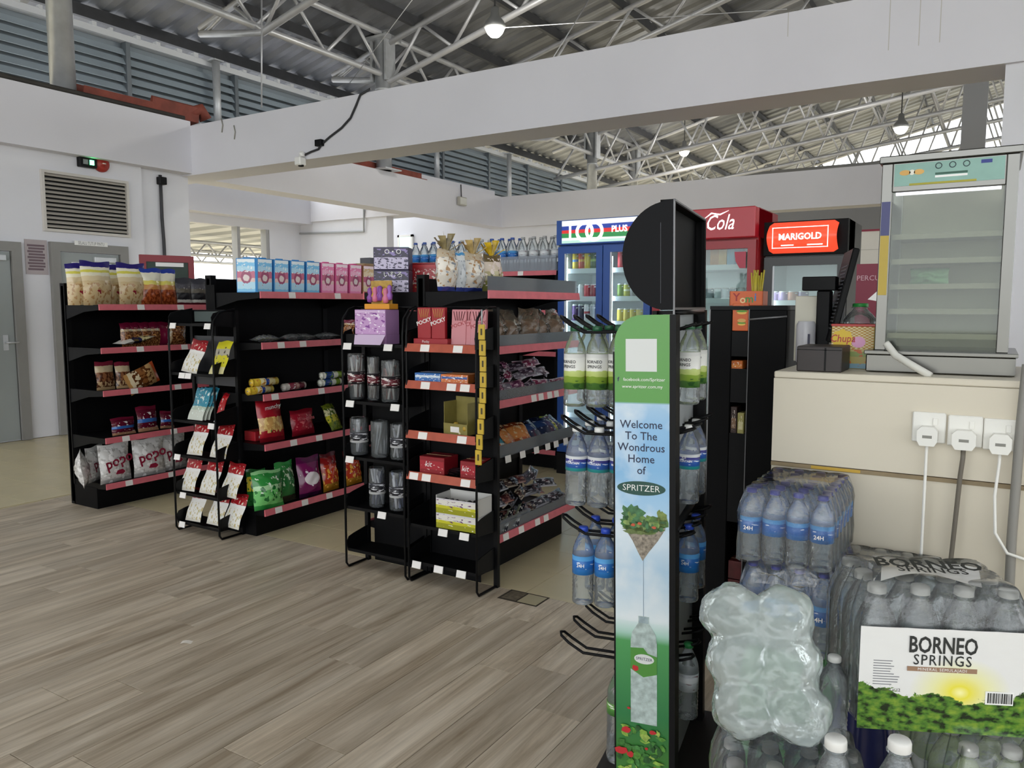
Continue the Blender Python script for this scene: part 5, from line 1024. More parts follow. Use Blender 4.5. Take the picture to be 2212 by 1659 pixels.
text('facebook.com/Spritzer', .0125, M_white, bn, (.002, yb, 1.226)); text('f', .016, M_ink, bn, (-.069, yb, 1.226), bold=.03); text('www.spritzer.com.my', .0125, M_white, bn, (-.003, yb, 1.207))
for k, wd in enumerate(('Welcome', 'To The', 'Wondrous', 'Home', 'of')): text(wd, .031, M_ink, bn, (-.006, yb, 1.103-k*.0315), bold=.008, sx=.95)
pts = [(-.006+.067*math.cos(R(a)), .928+.0195*math.sin(R(a))) for a in range(0, 360, 12)]; lg = MB().prism(pts, yb-.0006, yb, 'y').build('logo_oval', mat('logo_green', '1f4a40', .4), bn); text('SPRITZER', .0245, M_white, bn, (-.006, yb-.0012, .928), bold=-.005, sx=1.02)
# floating island, falling water, bottle and flowers on the print (flat print shapes)
rn = random.Random(11)
def blob(cx, cz, rx, rz, m, n=14, j=.25, k=0, nm='print_shape'):
    pts = [(cx+rx*(1+rn.uniform(-j, j))*math.cos(2*math.pi*i/n), cz+rz*(1+rn.uniform(-j, j))*math.sin(2*math.pi*i/n)) for i in range(n)]
    MB().poly([(p[0], yb-.0002*k, p[1]) for p in pts][::1]).build(nm, m, bn)
def M_leaf(c): return mat('print_'+c, c, .4, noise=.45, nscale=90)
def Iz(z): return .725+(z-.805)*1.33
def Bz(z): return .257+(z-.30)*.876
MB().poly([(x_, yb, Iz(z_)) for x_, z_ in ((-.055, .875), (-.03, .846), (-.015, .823), (-.002, .805), (.015, .825), (.04, .85), (.062, .878), (.0, .888))]).build('print_shape', mat('print_rock', '9a8f80', .5, noise=.6, nscale=120), bn)
for cx, cz, rx, rz, c in ((-.03, .902, .032, .02, '4a7a4e'), (.03, .886, .034, .016, '5a7d40'), (-.045, .885, .018, .014, '3f6f3c'), (.05, .9, .014, .016, '7d8f4a'), (0, .877, .055, .012, '5c7a3a'), (-.012, .868, .04, .01, '6a7a44')):
    blob(cx, Iz(cz), rx, rz*1.25, M_leaf(c), 22, .28, k=1)
for q in range(26):
    cx = rn.uniform(-.055, .055); blob(cx, Iz(rn.uniform(.872, .9+.012*(cx < 0))), rn.uniform(.004, .01), rn.uniform(.004, .009), M_leaf(('3a5f34', '6f8f48', '8fa860', '4a7a4e')[q % 4]), 9, .35, k=2+q*.2)
for cx, cz in ((-.01, .884), (.03, .878), (-.028, .88)): blob(cx, Iz(cz), .006, .004, mat('print_coral', 'c4583a', .4), k=9)
MB().quad((-.0005, yb-.0004, Bz(.60)), (.0012, yb-.0004, Bz(.60)), (.0008, yb-.0004, .73), (-.0002, yb-.0004, .73)).build('print_water', mat('print_water', '8aa0b4', .3), bn)
bt = [(-.014, .655), (.016, .655), (.016, .632), (.034, .6), (.038, .57), (.038, .30), (-.036, .30), (-.036, .57), (-.032, .6), (-.014, .632)]
MB().poly([(p[0], yb-.0006, Bz(p[1])) for p in bt]).build('print_bottle', mat('print_bottle', 'b8c8c4', .3, noise=.35, nscale=60), bn)
MB().poly([(x_, yb-.0008, Bz(z_)) for x_, z_ in ((-.036, .548), (.0, .552), (.012, .535), (.038, .528), (.038, .47), (.0, .455), (-.036, .478))]).build('print_label', mat('print_label', '4f8f3a', .4), bn)
blob(.002, Bz(.515), .028, .014, mat('banner_white', 'dcdedc', .5), 20, 0, 5); text('SPRITZER', .0118, M_ink, bn, (.002, yb-.0014, Bz(.515)), sx=.95); blob(-.022, Bz(.482), .009, .009, mat('print_red', 'c22a30', .4), k=6)
for k in range(6): MB().quad((-.012, yb-.001, Bz(.634+k*.0035)), (.014, yb-.001, Bz(.634+k*.0035)), (.014, yb-.001, Bz(.6352+k*.0035)), (-.012, yb-.001, Bz(.6352+k*.0035))).build('print_line', mat('print_water', '8aa0b4', .3), bn)
for k in range(90):
    cx = rn.uniform(bl_+.012, br_-.012); cz = rn.uniform(.045, .245+.5*max(0, abs(cx)-.03))
    blob(cx, cz, rn.uniform(.006, .014), rn.uniform(.005, .013), M_leaf(('3f7a34', '5c9a3c', '2f5f2e', '8fb84a', '4a8a44', 'a4bf58')[k % 6]), 9, .4, 7+k*.3)
for cx, cz, r_ in ((-.05, .235, .014), (.028, .24, .009), (-.062, .17, .017), (-.035, .165, .01), (.035, .13, .012), (.01, .19, .005), (-.04, .30, .005)): blob(cx, cz, r_, r_*.8, mat('print_red', 'c22a30', .4), 9, .3, 40)
# hooks: loops of wire, left ones turned up at the end
def hook(zv, yl, x0, x1, up, wv=.018):
    s = -1 if x1 < 0 else 1
    b = MB(); e = x1; path = [(x0, yl-wv, zv), (e-s*.075, yl-wv, zv-.0), (e-s*.03, yl-wv, zv+up*.55), (e-s*.006, yl-wv*.8, zv+up*.95), (e, yl, zv+up*1.05), (e-s*.006, yl+wv*.8, zv+up*.95), (e-s*.03, yl+wv, zv+up*.55), (e-s*.075, yl+wv, zv), (x0, yl+wv, zv)]
    b.tube(path, .0042, 6); return b.build('hook', M_black, rk)
HZ = {0: 1.352, 1: 1.06, 2: .763, 3: .40}
for rw in range(4):
    for k in range(4):
        hook(HZ[rw], .09+.125*k, .04, -.265 if rw < 3 else -.275, .045)
        hook(HZ[rw], .12+.105*k, .048, .118, .02)
# hanging bottles (held by the neck between the wires)
Mrk = Matrix.Translation(RO) @ Matrix.Rotation(R(9), 4, 'Z') @ Matrix.Rotation(R(-1.0), 4, 'Y')
def hang(rw, k, xl, kind, lab, grp, tilt=0):
    h, r = .232, .0325
    p = Mrk @ Vector((xl, .09+.125*k, HZ[rw]-h*.926))
    kw = dict(borneo=dict(lm=M_lborneo, cap='1f5a38', lz=(.22, .66), word=('BORNEO', 'SPRINGS'), wcol=mat('ink_dark', '2a2c2a', .4), wsize=.012), ice=dict(lm=M_lice, cap='f2f1ee', lz=(.45, .64), word=('ICE', 'MOUNTAIN'), wsize=.009), blue=dict(lm=M_lblue, cap='2f4fc0', lz=(.40, .64), word=('24H',), wsize=.014), plain=dict(lm=M_lwhite, cap='2f8a4a'))[kind]
    return bottle(lab, p, h, r, rz=R(9)+R(rn.uniform(-25, 5)), group=grp, ry=tilt, **kw)
for rw, kind, nm in ((0, 'borneo', 'green and white labelled'), (1, 'ice', 'blue and white labelled'), (2, 'blue', 'blue labelled')):
    for k in range(3):
        xs_ = (-.225, -.158, -.092) if rw < 2 else (-.205, -.137)
        if k == 2 and rw == 2: xs_ = xs_[1:]
        for q, xl in enumerate(xs_):
            hang(rw, k, xl, kind, '%s bottle hung on the rack, %s hook, %s from the hook end' % (nm, ('front', 'second', 'third')[k], ('first', 'second', 'third')[q]), 'bottles hung on the %s hooks' % ('top', 'second', 'third')[rw], R(1) if rw == 1 else 0)
    for k in (1, 2):
        hang(rw, k, .082, kind, '%s bottle on the right side of the rack, %s hook' % (nm, 'second' if k == 1 else 'third'), 'bottles on the right side of the rack')
hang(3, 1, .082, 'plain', 'green capped bottle on the lowest right hook of the rack', 'bottles on the right side of the rack')
p = Mrk @ Vector((-.115, .16, .036)); bottle('clear bottle with green label standing on the rack base', p, .31, .04, lm=pack('label_green', [(0, '4a8a3a'), (.5, '6aa04a')], ('e8efe0', 5, .62, .1, .9), .35), cap='4a4a4a', lz=(.5, .62))
# ------------------------------------------------------------------ candy tower beside the counter
TY = 3.0
def tx(px): return P(px, 700, Y=TY).x
def tz(py, px=1598): return P(px, py, Y=TY).z
tw = thing('candy_tower', 'tall black candy tower with a slot of small shelves beside the counter', 'stand', (tx(1533), TY, 0)); ox = tx(1533); T1, T2, T3 = tx(1581)-ox, tx(1617)-ox, tx(1700)-ox
box('side_panel', M_black2, tw, 0, T1, 0, .34, 0, 1.41, .003); box('side_panel', M_black2, tw, T2, T3, 0, .34, 0, 1.41, .003); box('back_panel', M_black2, tw, T1, T2, .30, .34, 0, 1.41)
for a, c in ((tz(716), tz(770)), (tz(797), tz(870)), (tz(937), tz(1130)), (0.02, .2)): box('shelf_block', M_black, tw, T1, T2, .004, .3, min(a, c), max(a, c))
box('edge_trim', mat('trim_grey', '7a7a7c', .35, .4), tw, -.002, .003, -.002, .003, 0, 1.412); box('edge_trim', mat('trim_grey', '7a7a7c', .35, .4), tw, T2, T2+.003, -.002, .003, 0, 1.412); box('top_board', M_black, tw, 0, T3, 0, .34, 1.41, 1.425); MB().tube([(T2+.004, -.006, tz(690)), (T3, -.006, tz(683))], .004).build('rail', mat('trim_grey', '7a7a7c', .35, .4), tw)
def tower_item(px, py, wv, hv, c1, c2, lab, dv=.06, fn=None):
    p = P(px, py, Y=TY+.05); return carton('sweet_box', lab, 'box', (p.x, TY+.01+dv/2, p.z), 0, wv, dv, hv, mat('ti_'+c1, c1, .4), False, None, pack('tif_'+c1+c2, [(0, c1), (.2, c2), (.6, c1)], ('f0e8d8', 5, .6, .1, .9), .4))
MO = mat('orange_box', 'd2622c', .4)
t = thing('sweet_box', 'orange gummy burger box in the top slot of the tower', 'box', (ox+(T1+T2)/2, TY+.04, tz(716)+.002)); MB().rbox(-.032, .03, -.036, .03, 0, .105, .002).build('carton', MO, t)
for zc_, s_ in ((.075, 1), (.03, .8)):
    for rx_, rz_, c, dz in ((.02, .009, 'd8a860', .012), (.022, .004, '5a9a38', 0), (.018, .006, 'e8c060', -.006)): pts = [(.004+rx_*s_*math.cos(R(a)), zc_+dz*s_+rz_*s_*math.sin(R(a))) for a in range(0, 360, 24)]; MB().poly([(p[0], -.0366-dz*.01, p[1]) for p in pts]).build('printed_burger', mat('burger_'+c, c, .5), t)
tower_item(1596, 797, .05, .035, 'c86a28', 'e08a3a', 'small orange sweet box in the second slot of the tower'); tower_item(1590, 936, .025, .11, '3a2620', '8a6a50', 'narrow brown sweet pack in the third slot, left'); tower_item(1605, 936, .025, .085, 'a8a060', 'd8d0a0', 'narrow cream sweet pack in the third slot, right')
tower_item(1597, 1128, .05, .001, '2c2c30', '50505a', 'thin dark card on the lower block of the tower') if False else None
zlo = .2
for k in range(3): t_ = carton('sweet_box', 'dark red sweet box in the lowest slot, %s' % ('bottom', 'middle', 'top')[k], 'box', (ox+(T1+T2)/2, TY+.06, zlo+.075*k), 0, T2-T1-.01, .08, .072, mat('dark_red_box', '5a1a1c', .4, noise=.3, nscale=30), True, 'dark red boxes in the tower')
# Yomi box with straws on top
t = thing('straw_box', 'orange Yomi box holding yellow straws on top of the tower', 'box', (P(1617, 655, Y=TY+.06).x, TY+.06, 1.426), R(4)); hw = .062
b = MB(); b.box(-hw, hw, -.05, -.047, 0, .055); b.box(-hw, hw, .047, .05, 0, .055); b.box(-hw, -hw+.003, -.05, .05, 0, .055); b.box(hw-.003, hw, -.05, .05, 0, .055); b.box(-hw, hw, -.05, .05, 0, .003); b.build('tray', MO, t)
for ch, dx, c, dz in (('Y', -.036, '9c1418', .004), ('o', -.012, 'e8c890', -.004), ('m', .012, '3a8a3a', -.002), ('i', .034, '2f7ac0', .004)): text(ch, .042, mat('yomi_'+c, c, .4), t, (dx, -.0508, .027+dz), bold=.015)
for k in range(12): MB().tube([(.02+.0036*(k % 8), -.02+.012*(k//4), .004), (.012+.006*(k % 8)+.004*math.sin(k), -.02+.012*(k//4), .125+.012*math.sin(k*2.1))], .0032, 6).build('straw', mat('straw_yellow', 'b8a832', .35), t)
# dark cabinets behind the tower
cb = thing('dark_cabinet', 'dark brown low cabinet behind the tower and counter', 'cabinet', (P(1625, 700, Y=4.35).x, 4.35, 0)); wcab = P(1722, 700, Y=4.35).x-P(1625, 700, Y=4.35).x
M_wenge = mat('wenge', '2b2220', .45, noise=.2, nscale=10); box('carcass', M_wenge, cb, 0, wcab, 0, .4, 0, 1.40, .004); box('top', M_wenge, cb, -.01, wcab+.02, -.02, .42, 1.40, 1.43, .003); box('door', M_wenge, cb, .01, wcab*.5, -.015, 0, .1, 1.3, .003); box('door', M_wenge, cb, wcab*.5+.006, wcab-.01, -.015, 0, .1, 1.3, .003)
# ------------------------------------------------------------------ counter
M_cnt = mat('counter_cream', 'd9d0bd', .4, noise=.05, nscale=2); CY = 2.5; cx0 = -.578; ctop = 1.222
ct = thing('counter', 'cream service counter with a brown ledge line and wall sockets', 'counter', (cx0, CY, 0))
box('carcass', M_cnt, ct, 0, 1.6, .012, .62, 0, ctop-.02); box('top', M_cnt, ct, 0, 1.6, 0, .62, ctop-.02, ctop, .003)
box('front_panel', M_cnt, ct, 0, 1.6, 0, .012, .94, ctop-.021); box('ledge_line', mat('ledge_brown', '8f7d5e', .5, noise=.2, nscale=20), ct, 0, 1.6, -.004, .012, .926, .938)
box('lower_panel', M_cnt, ct, 0, 1.6, .002, .012, 0, .926)
box('yellow_tape', mat('tape_yellow', 'c8a23a', .5), ct, .12, .26, -.005, -.0038, .928, .937)
# sockets, plugs and leads
MS = mat('socket_white', 'efede6', .35)
for k in range(3):
    sx_ = P(1970+77*k, 925, Y=CY).x; zc_ = P(1970+77*k, 920+8*k, Y=CY).z
    s_ = thing('wall_socket', 'square white wall socket on the counter front, %s of three' % ('left', 'middle', 'right')[k], 'socket', (sx_, CY, zc_-.043), 0, 'wall sockets'); MB().rbox(.001, .085, -.012, -.0005, 0, .086, .003).build('plate', MS, s_); MB().rbox(.052, .066, -.0155, -.012, .05, .072, .002).build('rocker', MS, s_)
    pl_ = thing('plug', '%s plug pushed into the %s socket' % (('white square', 'large white rounded', 'white square')[k], ('left', 'middle', 'right')[k]), 'plug', (sx_+.042, CY-.0125, zc_-.022), 0, 'plugs'); w_ = .026 if k != 1 else .029
    b = MB(); b.prism([(-w_, -.012), (-w_*.7, -.026), (w_*.7, -.026), (w_, -.012), (w_, .016), (w_*.6, .028), (-w_*.6, .028), (-w_, .016)], -.034, -.0, 'y'); b.build('body', MS, pl_)
    box('mark', mat('plug_mark', '8a8880', .5), pl_, -.012, .012, -.0345, -.034, -.004, .004)
    pts = [(0, -.02, -.026), (0, -.024, -.05)] + ([(0, -.02, -.45), (.004, -.02, -.9)] if k == 0 else [(-.004, -.02, -.1), (-.02, -.02, -.45), (-.024, -.02, -.9)] if k == 1 else [(-.006, -.03, -.14), (0, -.04, -.24), (.03, -.045, -.29), (.07, -.045, -.3), (.16, -.04, -.31)])
    MB().tube(pts, .0045 if k != 1 else .007, 6).build('lead', MS if k != 1 else mat('lead_grey', '6e675c', .5), pl_)
hs_ = P(2206, 900, Y=CY-.04).x; tag(MB().tube([(hs_+.006, CY-.04, 1.27), (hs_, CY-.04, 1.1), (hs_-.004, CY-.04, .8), (hs_, CY-.05, .5), (hs_, CY-.05, .03)], .012, 8).build('hose', mat('hose_grey', '8d8a84', .5)), 'grey hose hanging at the right edge of the counter', 'hose')
# ------------------------------------------------------------------ glass food warmer on the counter
GY = 2.64
def gz(px, py): return P(px, py, Y=GY).z
g0, g1 = P(1897, 560, Y=GY).x, P(2190, 560, Y=GY).x; GW = g1-g0; GD = .34
zt_ = gz(2050, 343)-ctop; zb_ = gz(2050, 760)-ctop; zhd = gz(2050, 398)-ctop
gw = thing('food_warmer', 'stainless glass food warmer with teal header standing on the counter', 'display case', (g0, GY, ctop))
b = MB(); b.rbox(-.02, GW+.02, -.02, GD+.02, .002, zb_-.012, .003); b.build('base', M_steel, gw); box('tray_edge', M_steel, gw, -.025, GW+.025, -.03, GD+.02, zb_-.012, zb_, .002)
for xx in (0, GW-.03):
    for yy in (0, GD-.02): box('post', M_steel, gw, xx, xx+.03, yy, yy+.02, zb_, zt_, .002)
box('top', M_steel, gw, -.008, GW+.008, -.008, GD+.008, zt_, zt_+.022, .003); box('header', M_steel, gw, .03, GW-.03, .0, .02, zhd-.012, zt_, .002); box('back_sheet', mat('warmer_back', 'd6cfbd', .45), gw, .03, GW-.03, GD-.012, GD-.008, zb_, zt_)
box('header_sticker', mat('sticker_teal', '86b0a4', .35, noise=.12, nscale=12), gw, .034, GW-.034, -.0012, 0, zhd+.004, zt_-.004)
for px, w_, c in ((1955, .03, 'd8a85a'), (1985, .028, 'e0b060'), (1970, .016, 'e8e4d4')): xx = P(px, 378, Y=GY).x-g0; pts = [(xx+w_/2*math.cos(R(a)), (zhd+zt_)/2+.006+.008*math.sin(R(a))) for a in range(0, 360, 30)]; MB().poly([(p[0], -.0018, p[1]) for p in pts]).build('print_food', mat('pf_'+c, c, .5), gw)
for k, px in enumerate((2028, 2058, 2088)): xx = P(px, 358, Y=GY).x-g0; MB().tube([(xx+.008*math.cos(R(a)), -.002, zt_-.017+.008*math.sin(R(a))) for a in range(0, 360, 30)], .0012, 5, closed=True).build('print_mark', mat('mark_dark', '2c3a44', .5), gw)
box('print_bar', mat('mark_green', '2c5a4a', .5), gw, P(2020, 380, Y=GY).x-g0, P(2090, 380, Y=GY).x-g0, -.0018, -.0012, zhd+.03, zhd+.036); box('print_bar', M_white, gw, P(2020, 380, Y=GY).x-g0, P(2090, 380, Y=GY).x-g0, -.0018, -.0012, zhd+.022, zhd+.028)
box('print_bar', mat('mark_olive', 'a8a02c', .5), gw, P(1965, 380, Y=GY).x-g0, P(2110, 380, Y=GY).x-g0, -.0018, -.0012, zhd+.004, zhd+.010); box('print_badge', mat('mark_blue', '2c3a8a', .5), gw, P(2118, 380, Y=GY).x-g0, P(2142, 380, Y=GY).x-g0, -.0018, -.0012, zt_-.02, zt_-.01)
box('light_bar', mat('warm_tube', 'e8e6f4', .3, emit=1.2), gw, .04, GW-.04, .004, .016, zhd-.022, zhd-.014)
box('front_glass', clear('warmer_glass', 'e6eae4', .03, .03), gw, .03, GW-.03, .008, .011, zb_, zhd-.01); box('side_glass', clear('warmer_glass', 'e6eae4', .03, .03), gw, .002, .005, .02, GD-.02, zb_, zhd-.01); box('side_glass', clear('warmer_glass', 'e6eae4', .03, .03), gw, GW-.005, GW-.002, .02, GD-.02, zb_, zhd-.01)
ga, gb = .0, .03
for nm, a, c, col in (('post_sticker', .62, .8, '2c2f6a'), ('post_sticker', .3, .62, 'b59a1e')): box(nm, mat('ps_'+col, col, .35), gw, .003, .027, -.0012, -.0002, zb_+(zt_-zb_)*a, zb_+(zt_-zb_)*c)
shz = []
for k, py in enumerate((510, 563, 617, 670, 722)):
    zs_ = P(1940, py, Y=GY+.06).z-ctop; shz.append(zs_); box('wire_shelf', M_steel, gw, .03, GW-.03, .06, GD-.02, zs_-.004, zs_); MB().box(.03, GW-.03, .052, .06, zs_-.012, zs_+.004).build('shelf_lip', mat('shelf_lip_brown', '8a8478', .35, .4), gw)
tag(bagmesh('x', .1, .06, .07, mat('green_paper', '8fbf96', .5, noise=.15, nscale=30), 300, lump=.2, crimp=0) and link('paper_bundle', bagmesh('paper_bundle', .11, .055, .07, mat('green_paper', '8fbf96', .5, noise=.15, nscale=30), 300, lump=.25, crimp=0), None, (P(2005, 612, Y=GY+.12).x, GY+.15, ctop+shz[2]+.001)), 'crumpled pale green paper on the middle shelf of the warmer', 'paper')
pp0 = P(1917, 745, Y=GY-.03); tag(MB().tube([P(1914, 742, Y=GY-.028), pp0, P(1935, 768, Y=GY-.05), P(1965, 786, Y=GY-.075), P(2010, 812, Y=GY-.1)], .011, 8).build('drain_pipe', mat('pipe_white', 'd8d6ce', .4)), 'white drain pipe from the corner of the food warmer', 'pipe')
# ------------------------------------------------------------------ small things on the counter
def cp(px, py, Y): return P(px, py, Y=Y)
bb = thing('card_box', 'small dark wooden box at the counter edge', 'box', (cp(1720, 800, 2.54).x, 2.54, ctop)); wbx = cp(1817, 800, 2.54).x-cp(1720, 800, 2.54).x; hbx = cp(1760, 748, 2.54).z-ctop; MB().rbox(0, wbx, 0, .16, 0, hbx, .003).build('body', M_wenge, bb); box('side_slot', M_dark, bb, wbx*.62, wbx*.66, -.001, .0, .004, hbx-.004); box('lid_line', M_dark, bb, 0, wbx, -.001, 0, hbx-.012, hbx-.010)
tn = thing('sweet_tin', 'square Chupa lollipop tin with checked print beside the dark box', 'tin', (cp(1793, 800, 2.72).x, 2.72, ctop)); wtn = cp(1886, 800, 2.72).x-cp(1793, 800, 2.72).x; htn = cp(1840, 700, 2.72).z-ctop
MB().rbox(0, wtn, 0, .1, 0, htn, .003).build('body', mat('tin_side', 'b9a04a', .35), tn); MB().rbox(-.002, wtn+.002, -.002, .102, htn-.008, htn, .002).build('lid', mat('tin_red', 'b83a34', .35), tn)
ckm = bpy.data.materials.new('tin_check'); ckm.use_nodes = True; nt = ckm.node_tree; ck = nt.nodes.new('ShaderNodeTexChecker'); ck.inputs['Scale'].default_value = 16; ck.inputs[1].default_value = lin('d8cc9a'); ck.inputs[2].default_value = lin('b8863a'); uvn = nt.nodes.new('ShaderNodeUVMap'); nt.links.new(uvn.outputs[0], ck.inputs[0]); nt.links.new(ck.outputs[0], nt.nodes['Principled BSDF'].inputs['Base Color'])
MB().quad((.002, -.0006, htn*.45), (wtn-.002, -.0006, htn*.45), (wtn-.002, -.0006, htn-.008), (.002, -.0006, htn-.008)).build('checked_print', ckm, tn); MB().quad((.002, -.0006, .002), (wtn-.002, -.0006, .002), (wtn-.002, -.0006, htn*.45), (.002, -.0006, htn*.45)).build('scene_print', pack('tin_scene', [(0, '7aa0b0'), (.25, 'b8a860'), (.6, '8fa05a'), (.85, 'c0b070')], ('c86a3a', 5, .6, 0, 1), .35), tn)
pts = [(wtn*.26+wtn*.25*(1+.08*math.cos(8*R(a)))*math.cos(R(a)), htn*.66+wtn*.24*(1+.08*math.cos(8*R(a)))*math.sin(R(a))) for a in range(0, 360, 10)]; MB().poly([(max(.001, p[0]), -.0012, p[1]) for p in pts]).build('flower_badge', mat('badge_yellow', 'e0bc2a', .4), tn); text('Chupa', .034, mat('badge_red', 'b3242c', .4), tn, (wtn*.27, -.0018, htn*.67), shear=.15, bold=.01, sx=.85)
pts = [(wtn*.64+wtn*.16*math.cos(R(a)), htn*.6+wtn*.14*math.sin(R(a))) for a in range(0, 360, 20)]; MB().poly([(p[0], -.0012, p[1]) for p in pts]).build('pink_badge', mat('badge_pink', 'd89ac0', .4), tn)
bottle('large clear bottle with a green cap behind the sweet tin', (cp(1857, 700, 2.98).x, 2.98, ctop), cp(1857, 655, 2.98).z-ctop, .058, cap='2f9a44')
wc = thing('drink_can', 'white can standing on the counter behind the dark box', 'can', (cp(1740, 745, 2.95).x, 2.95, ctop)); hcn = cp(1740, 694, 2.95).z-ctop; MB().lathe([(.028, 0), (.033, .008), (.033, hcn-.012), (.028, hcn-.003), (.028, hcn)], 20).build('body', mat('can_white', 'c9c8ce', .3, noise=.05), wc); box('print', mat('can_print', '34344a', .4), wc, .012, .02, -.0305, -.029, hcn*.4, hcn*.7)
# till screen seen from behind
MO_Y = 3.0; mo = thing('till_screen', 'black till monitor on a stand, seen edge-on behind the counter', 'monitor', (cp(1785, 735, MO_Y).x, MO_Y, ctop))
MB().rbox(-.07, .07, -.06, .08, 0, .012, .003).build('foot', M_black, mo); zn_ = cp(1775, 628, MO_Y).z-ctop; MB().rbox(-.035, .012, -.02, .03, .012, zn_, .004).build('neck', M_black, mo); zs_ = cp(1815, 640, MO_Y).z-ctop
o = MB().rbox(-.011, .011, -.13, .13, -.165, .165, .004).build('screen_back', M_black, mo, (cp(1812, 640, MO_Y).x-cp(1785, 735, MO_Y).x, .02, zs_), (0, R(12), R(15))); v = MB()
for q in range(18): v.box(-.0125, -.0112, -.1, .06, -.12+.013*q, -.115+.013*q)
sv = v.build('vent_slots', mat('vent_dark', '55565c', .5), o); sv['kind'] = 'stuff'; MB().box(.0112, .0118, -.12, .12, -.15, .15).build('screen', mat('screen_glass', '1c2430', .1), o); MB().rbox(-.085, .03, -.03, .03, zn_, zn_+.05, .003).build('customer_display', M_black, mo)
carton('paper_box', 'plain white box behind the white can', 'box', (cp(1748, 690, 3.05).x, 3.05, ctop), 0, .09, .06, cp(1748, 640, 3.05).z-ctop, mat('box_cream', 'dcd8c8', .5))
ch = thing('chair', 'white plastic chair back showing behind the counter end', 'chair', (cp(1712, 760, 3.7).x, 3.7, 0), R(-60)); M_ch = mat('chair_white', 'd8d8d6', .35); ht_ = cp(1712, 722, 3.7).z
b = MB(); b.tube([(-.2, .2, .44), (-.2, .22, ht_-.12), (-.15, .225, ht_-.03), (0, .23, ht_), (.15, .225, ht_-.03), (.2, .22, ht_-.12), (.2, .2, .44)], .016, 8); b.build('back_frame', M_ch, ch); box('seat', M_ch, ch, -.21, .21, -.2, .21, .42, .44, .006); MB().box(-.18, .18, .205, .217, .6, ht_-.06).build('backrest', M_ch, ch)
for sx_ in (-.19, .19):
    for sy in (-.18, .19): MB().tube([(sx_, sy, .42), (sx_*1.05, sy*1.05, 0)], .014, 8).build('leg', M_ch, ch)
pb_ = thing('poster_board', 'maroon poster board with a white swoosh behind the counter', 'sign', (cp(1848, 640, 5.4).x, 5.4, 0)); wpb = cp(1925, 640, 5.4).x-cp(1848, 640, 5.4).x; z0_, z1_ = cp(1870, 640, 5.4).z, cp(1870, 570, 5.4).z
box('board', mat('poster_maroon', '7d2038', .5), pb_, 0, wpb, 0, .02, z0_-.25, z1_); text('PERCUMA', .045, mat('poster_pale', 'c8a0a8', .5), pb_, (wpb*.5, -.002, z1_-.09)); pts = [(wpb*.35, z0_-.02), (wpb*.6, z0_+.03), (wpb*.8, z0_+.13), (wpb*.86, z0_+.02), (wpb*.6, z0_-.03)]; MB().poly([(p[0], -.002, p[1]) for p in pts]).build('swoosh', M_white, pb_)
for dx in (.03, wpb-.03): MB().box(dx-.015, dx+.015, .02, .04, 0, z1_).build('leg', M_galv, pb_)
pc_ = thing('parcel_shelf', 'small shelf of red and dark tins under the maroon poster', 'shelf', (cp(1845, 700, 5.05).x, 5.05, 0)); box('carcass', mat('shelf_tan', '9a7a4a', .5, noise=.1), pc_, 0, .5, 0, .3, 0, cp(1870, 690, 5.2).z-.14); box('red_top', mat('shelf_red', 'a02434', .5), pc_, 0, .5, 0, .3, cp(1870, 690, 5.2).z-.14, cp(1870, 690, 5.2).z-.12)
# ------------------------------------------------------------------ water packs on the floor
def bmesh3(h, r, labm, capc, lz=(.39, .62), n=10):
    key = ('pb', h, r, labm.name if labm else '', capc)
    if key in _mesh: return _mesh[key]
    b = MB(); pr_ = bprofile(h, r, 2); b.mi = 0; b.lathe(pr_, n); b.mi = 1; b.lathe(cap_prof(h, r), n); b.mi = 2
    if labm: b.lathe([(r*1.01, h*lz[0]), (r*1.01, h*lz[1])], n)
    _mesh[key] = b.mesh('bottle', [M_pet, capm(capc), labm or M_pet]); return _mesh[key]
def wrap(nx, ny, r, h, seed, lump=.35, top=.02, over=.004):
    """film drawn over the bottles: scalloped between them, pulled in at shoulder height"""
    W, D = nx*2*r, ny*2*r; b = MB(); per = []
    N_ = 8
    for side in range(4):
        cnt = (nx, ny, nx, ny)[side]
        for k in range(cnt*N_):
            u = k/(cnt*N_); s_ = abs(math.sin(math.pi*u*cnt))**.6; ins = (1-s_)*r*lump-over
            if side == 0: p = (-W/2+W*u, -D/2+ins)
            elif side == 1: p = (W/2-ins, -D/2+D*u)
            elif side == 2: p = (W/2-W*u, D/2-ins)
            else: p = (-W/2+ins, D/2-D*u)
            per.append(p)
    lv = [(0, .9), (.03, 1.0), (.25, 1.0), (.5, .992), (.68, 1.0), (.8, .94), (.92, .82), (1.0, .74)]
    n = len(per); rr = random.Random(seed); vs = []
    for zf, s_ in lv:
        for q, p in enumerate(per): j = 1+.012*math.sin(q*.7+zf*9+seed); vs.append((p[0]*s_*j if s_ > .95 else p[0]*(1-(1-s_)*r*2.2/ (W/2))*j, p[1]*s_*j if s_ > .95 else p[1]*(1-(1-s_)*r*2.2/(D/2))*j, zf*(h+top*.2)))
    fs = []
    for i_ in range(len(lv)-1):
        for q in range(n): fs.append((i_*n+q, i_*n+(q+1) % n, (i_+1)*n+(q+1) % n, (i_+1)*n+q))
    fs.append(tuple((len(lv)-1)*n+q for q in range(n)))
    b._add(vs, fs, None, True); return b
def wpack(label, loc, rz, nx, ny, r, h, labm, capc, film=None, group=None, lz=(.39, .62), seed=1, hole=()):
    t = thing('water_pack', label, 'water pack', loc, rz, group); me = bmesh3(h, r, labm, capc, lz)
    for i_ in range(nx):
        for j in range(ny):
            if (i_, j) in hole: continue
            link('bottle', me, t, ((i_-(nx-1)/2)*2*r, (j-(ny-1)/2)*2*r, .004), (0, 0, random.uniform(-1, 1)))
    wrap(nx, ny, r, h, seed).build('film_wrap', film or M_film, t); return t
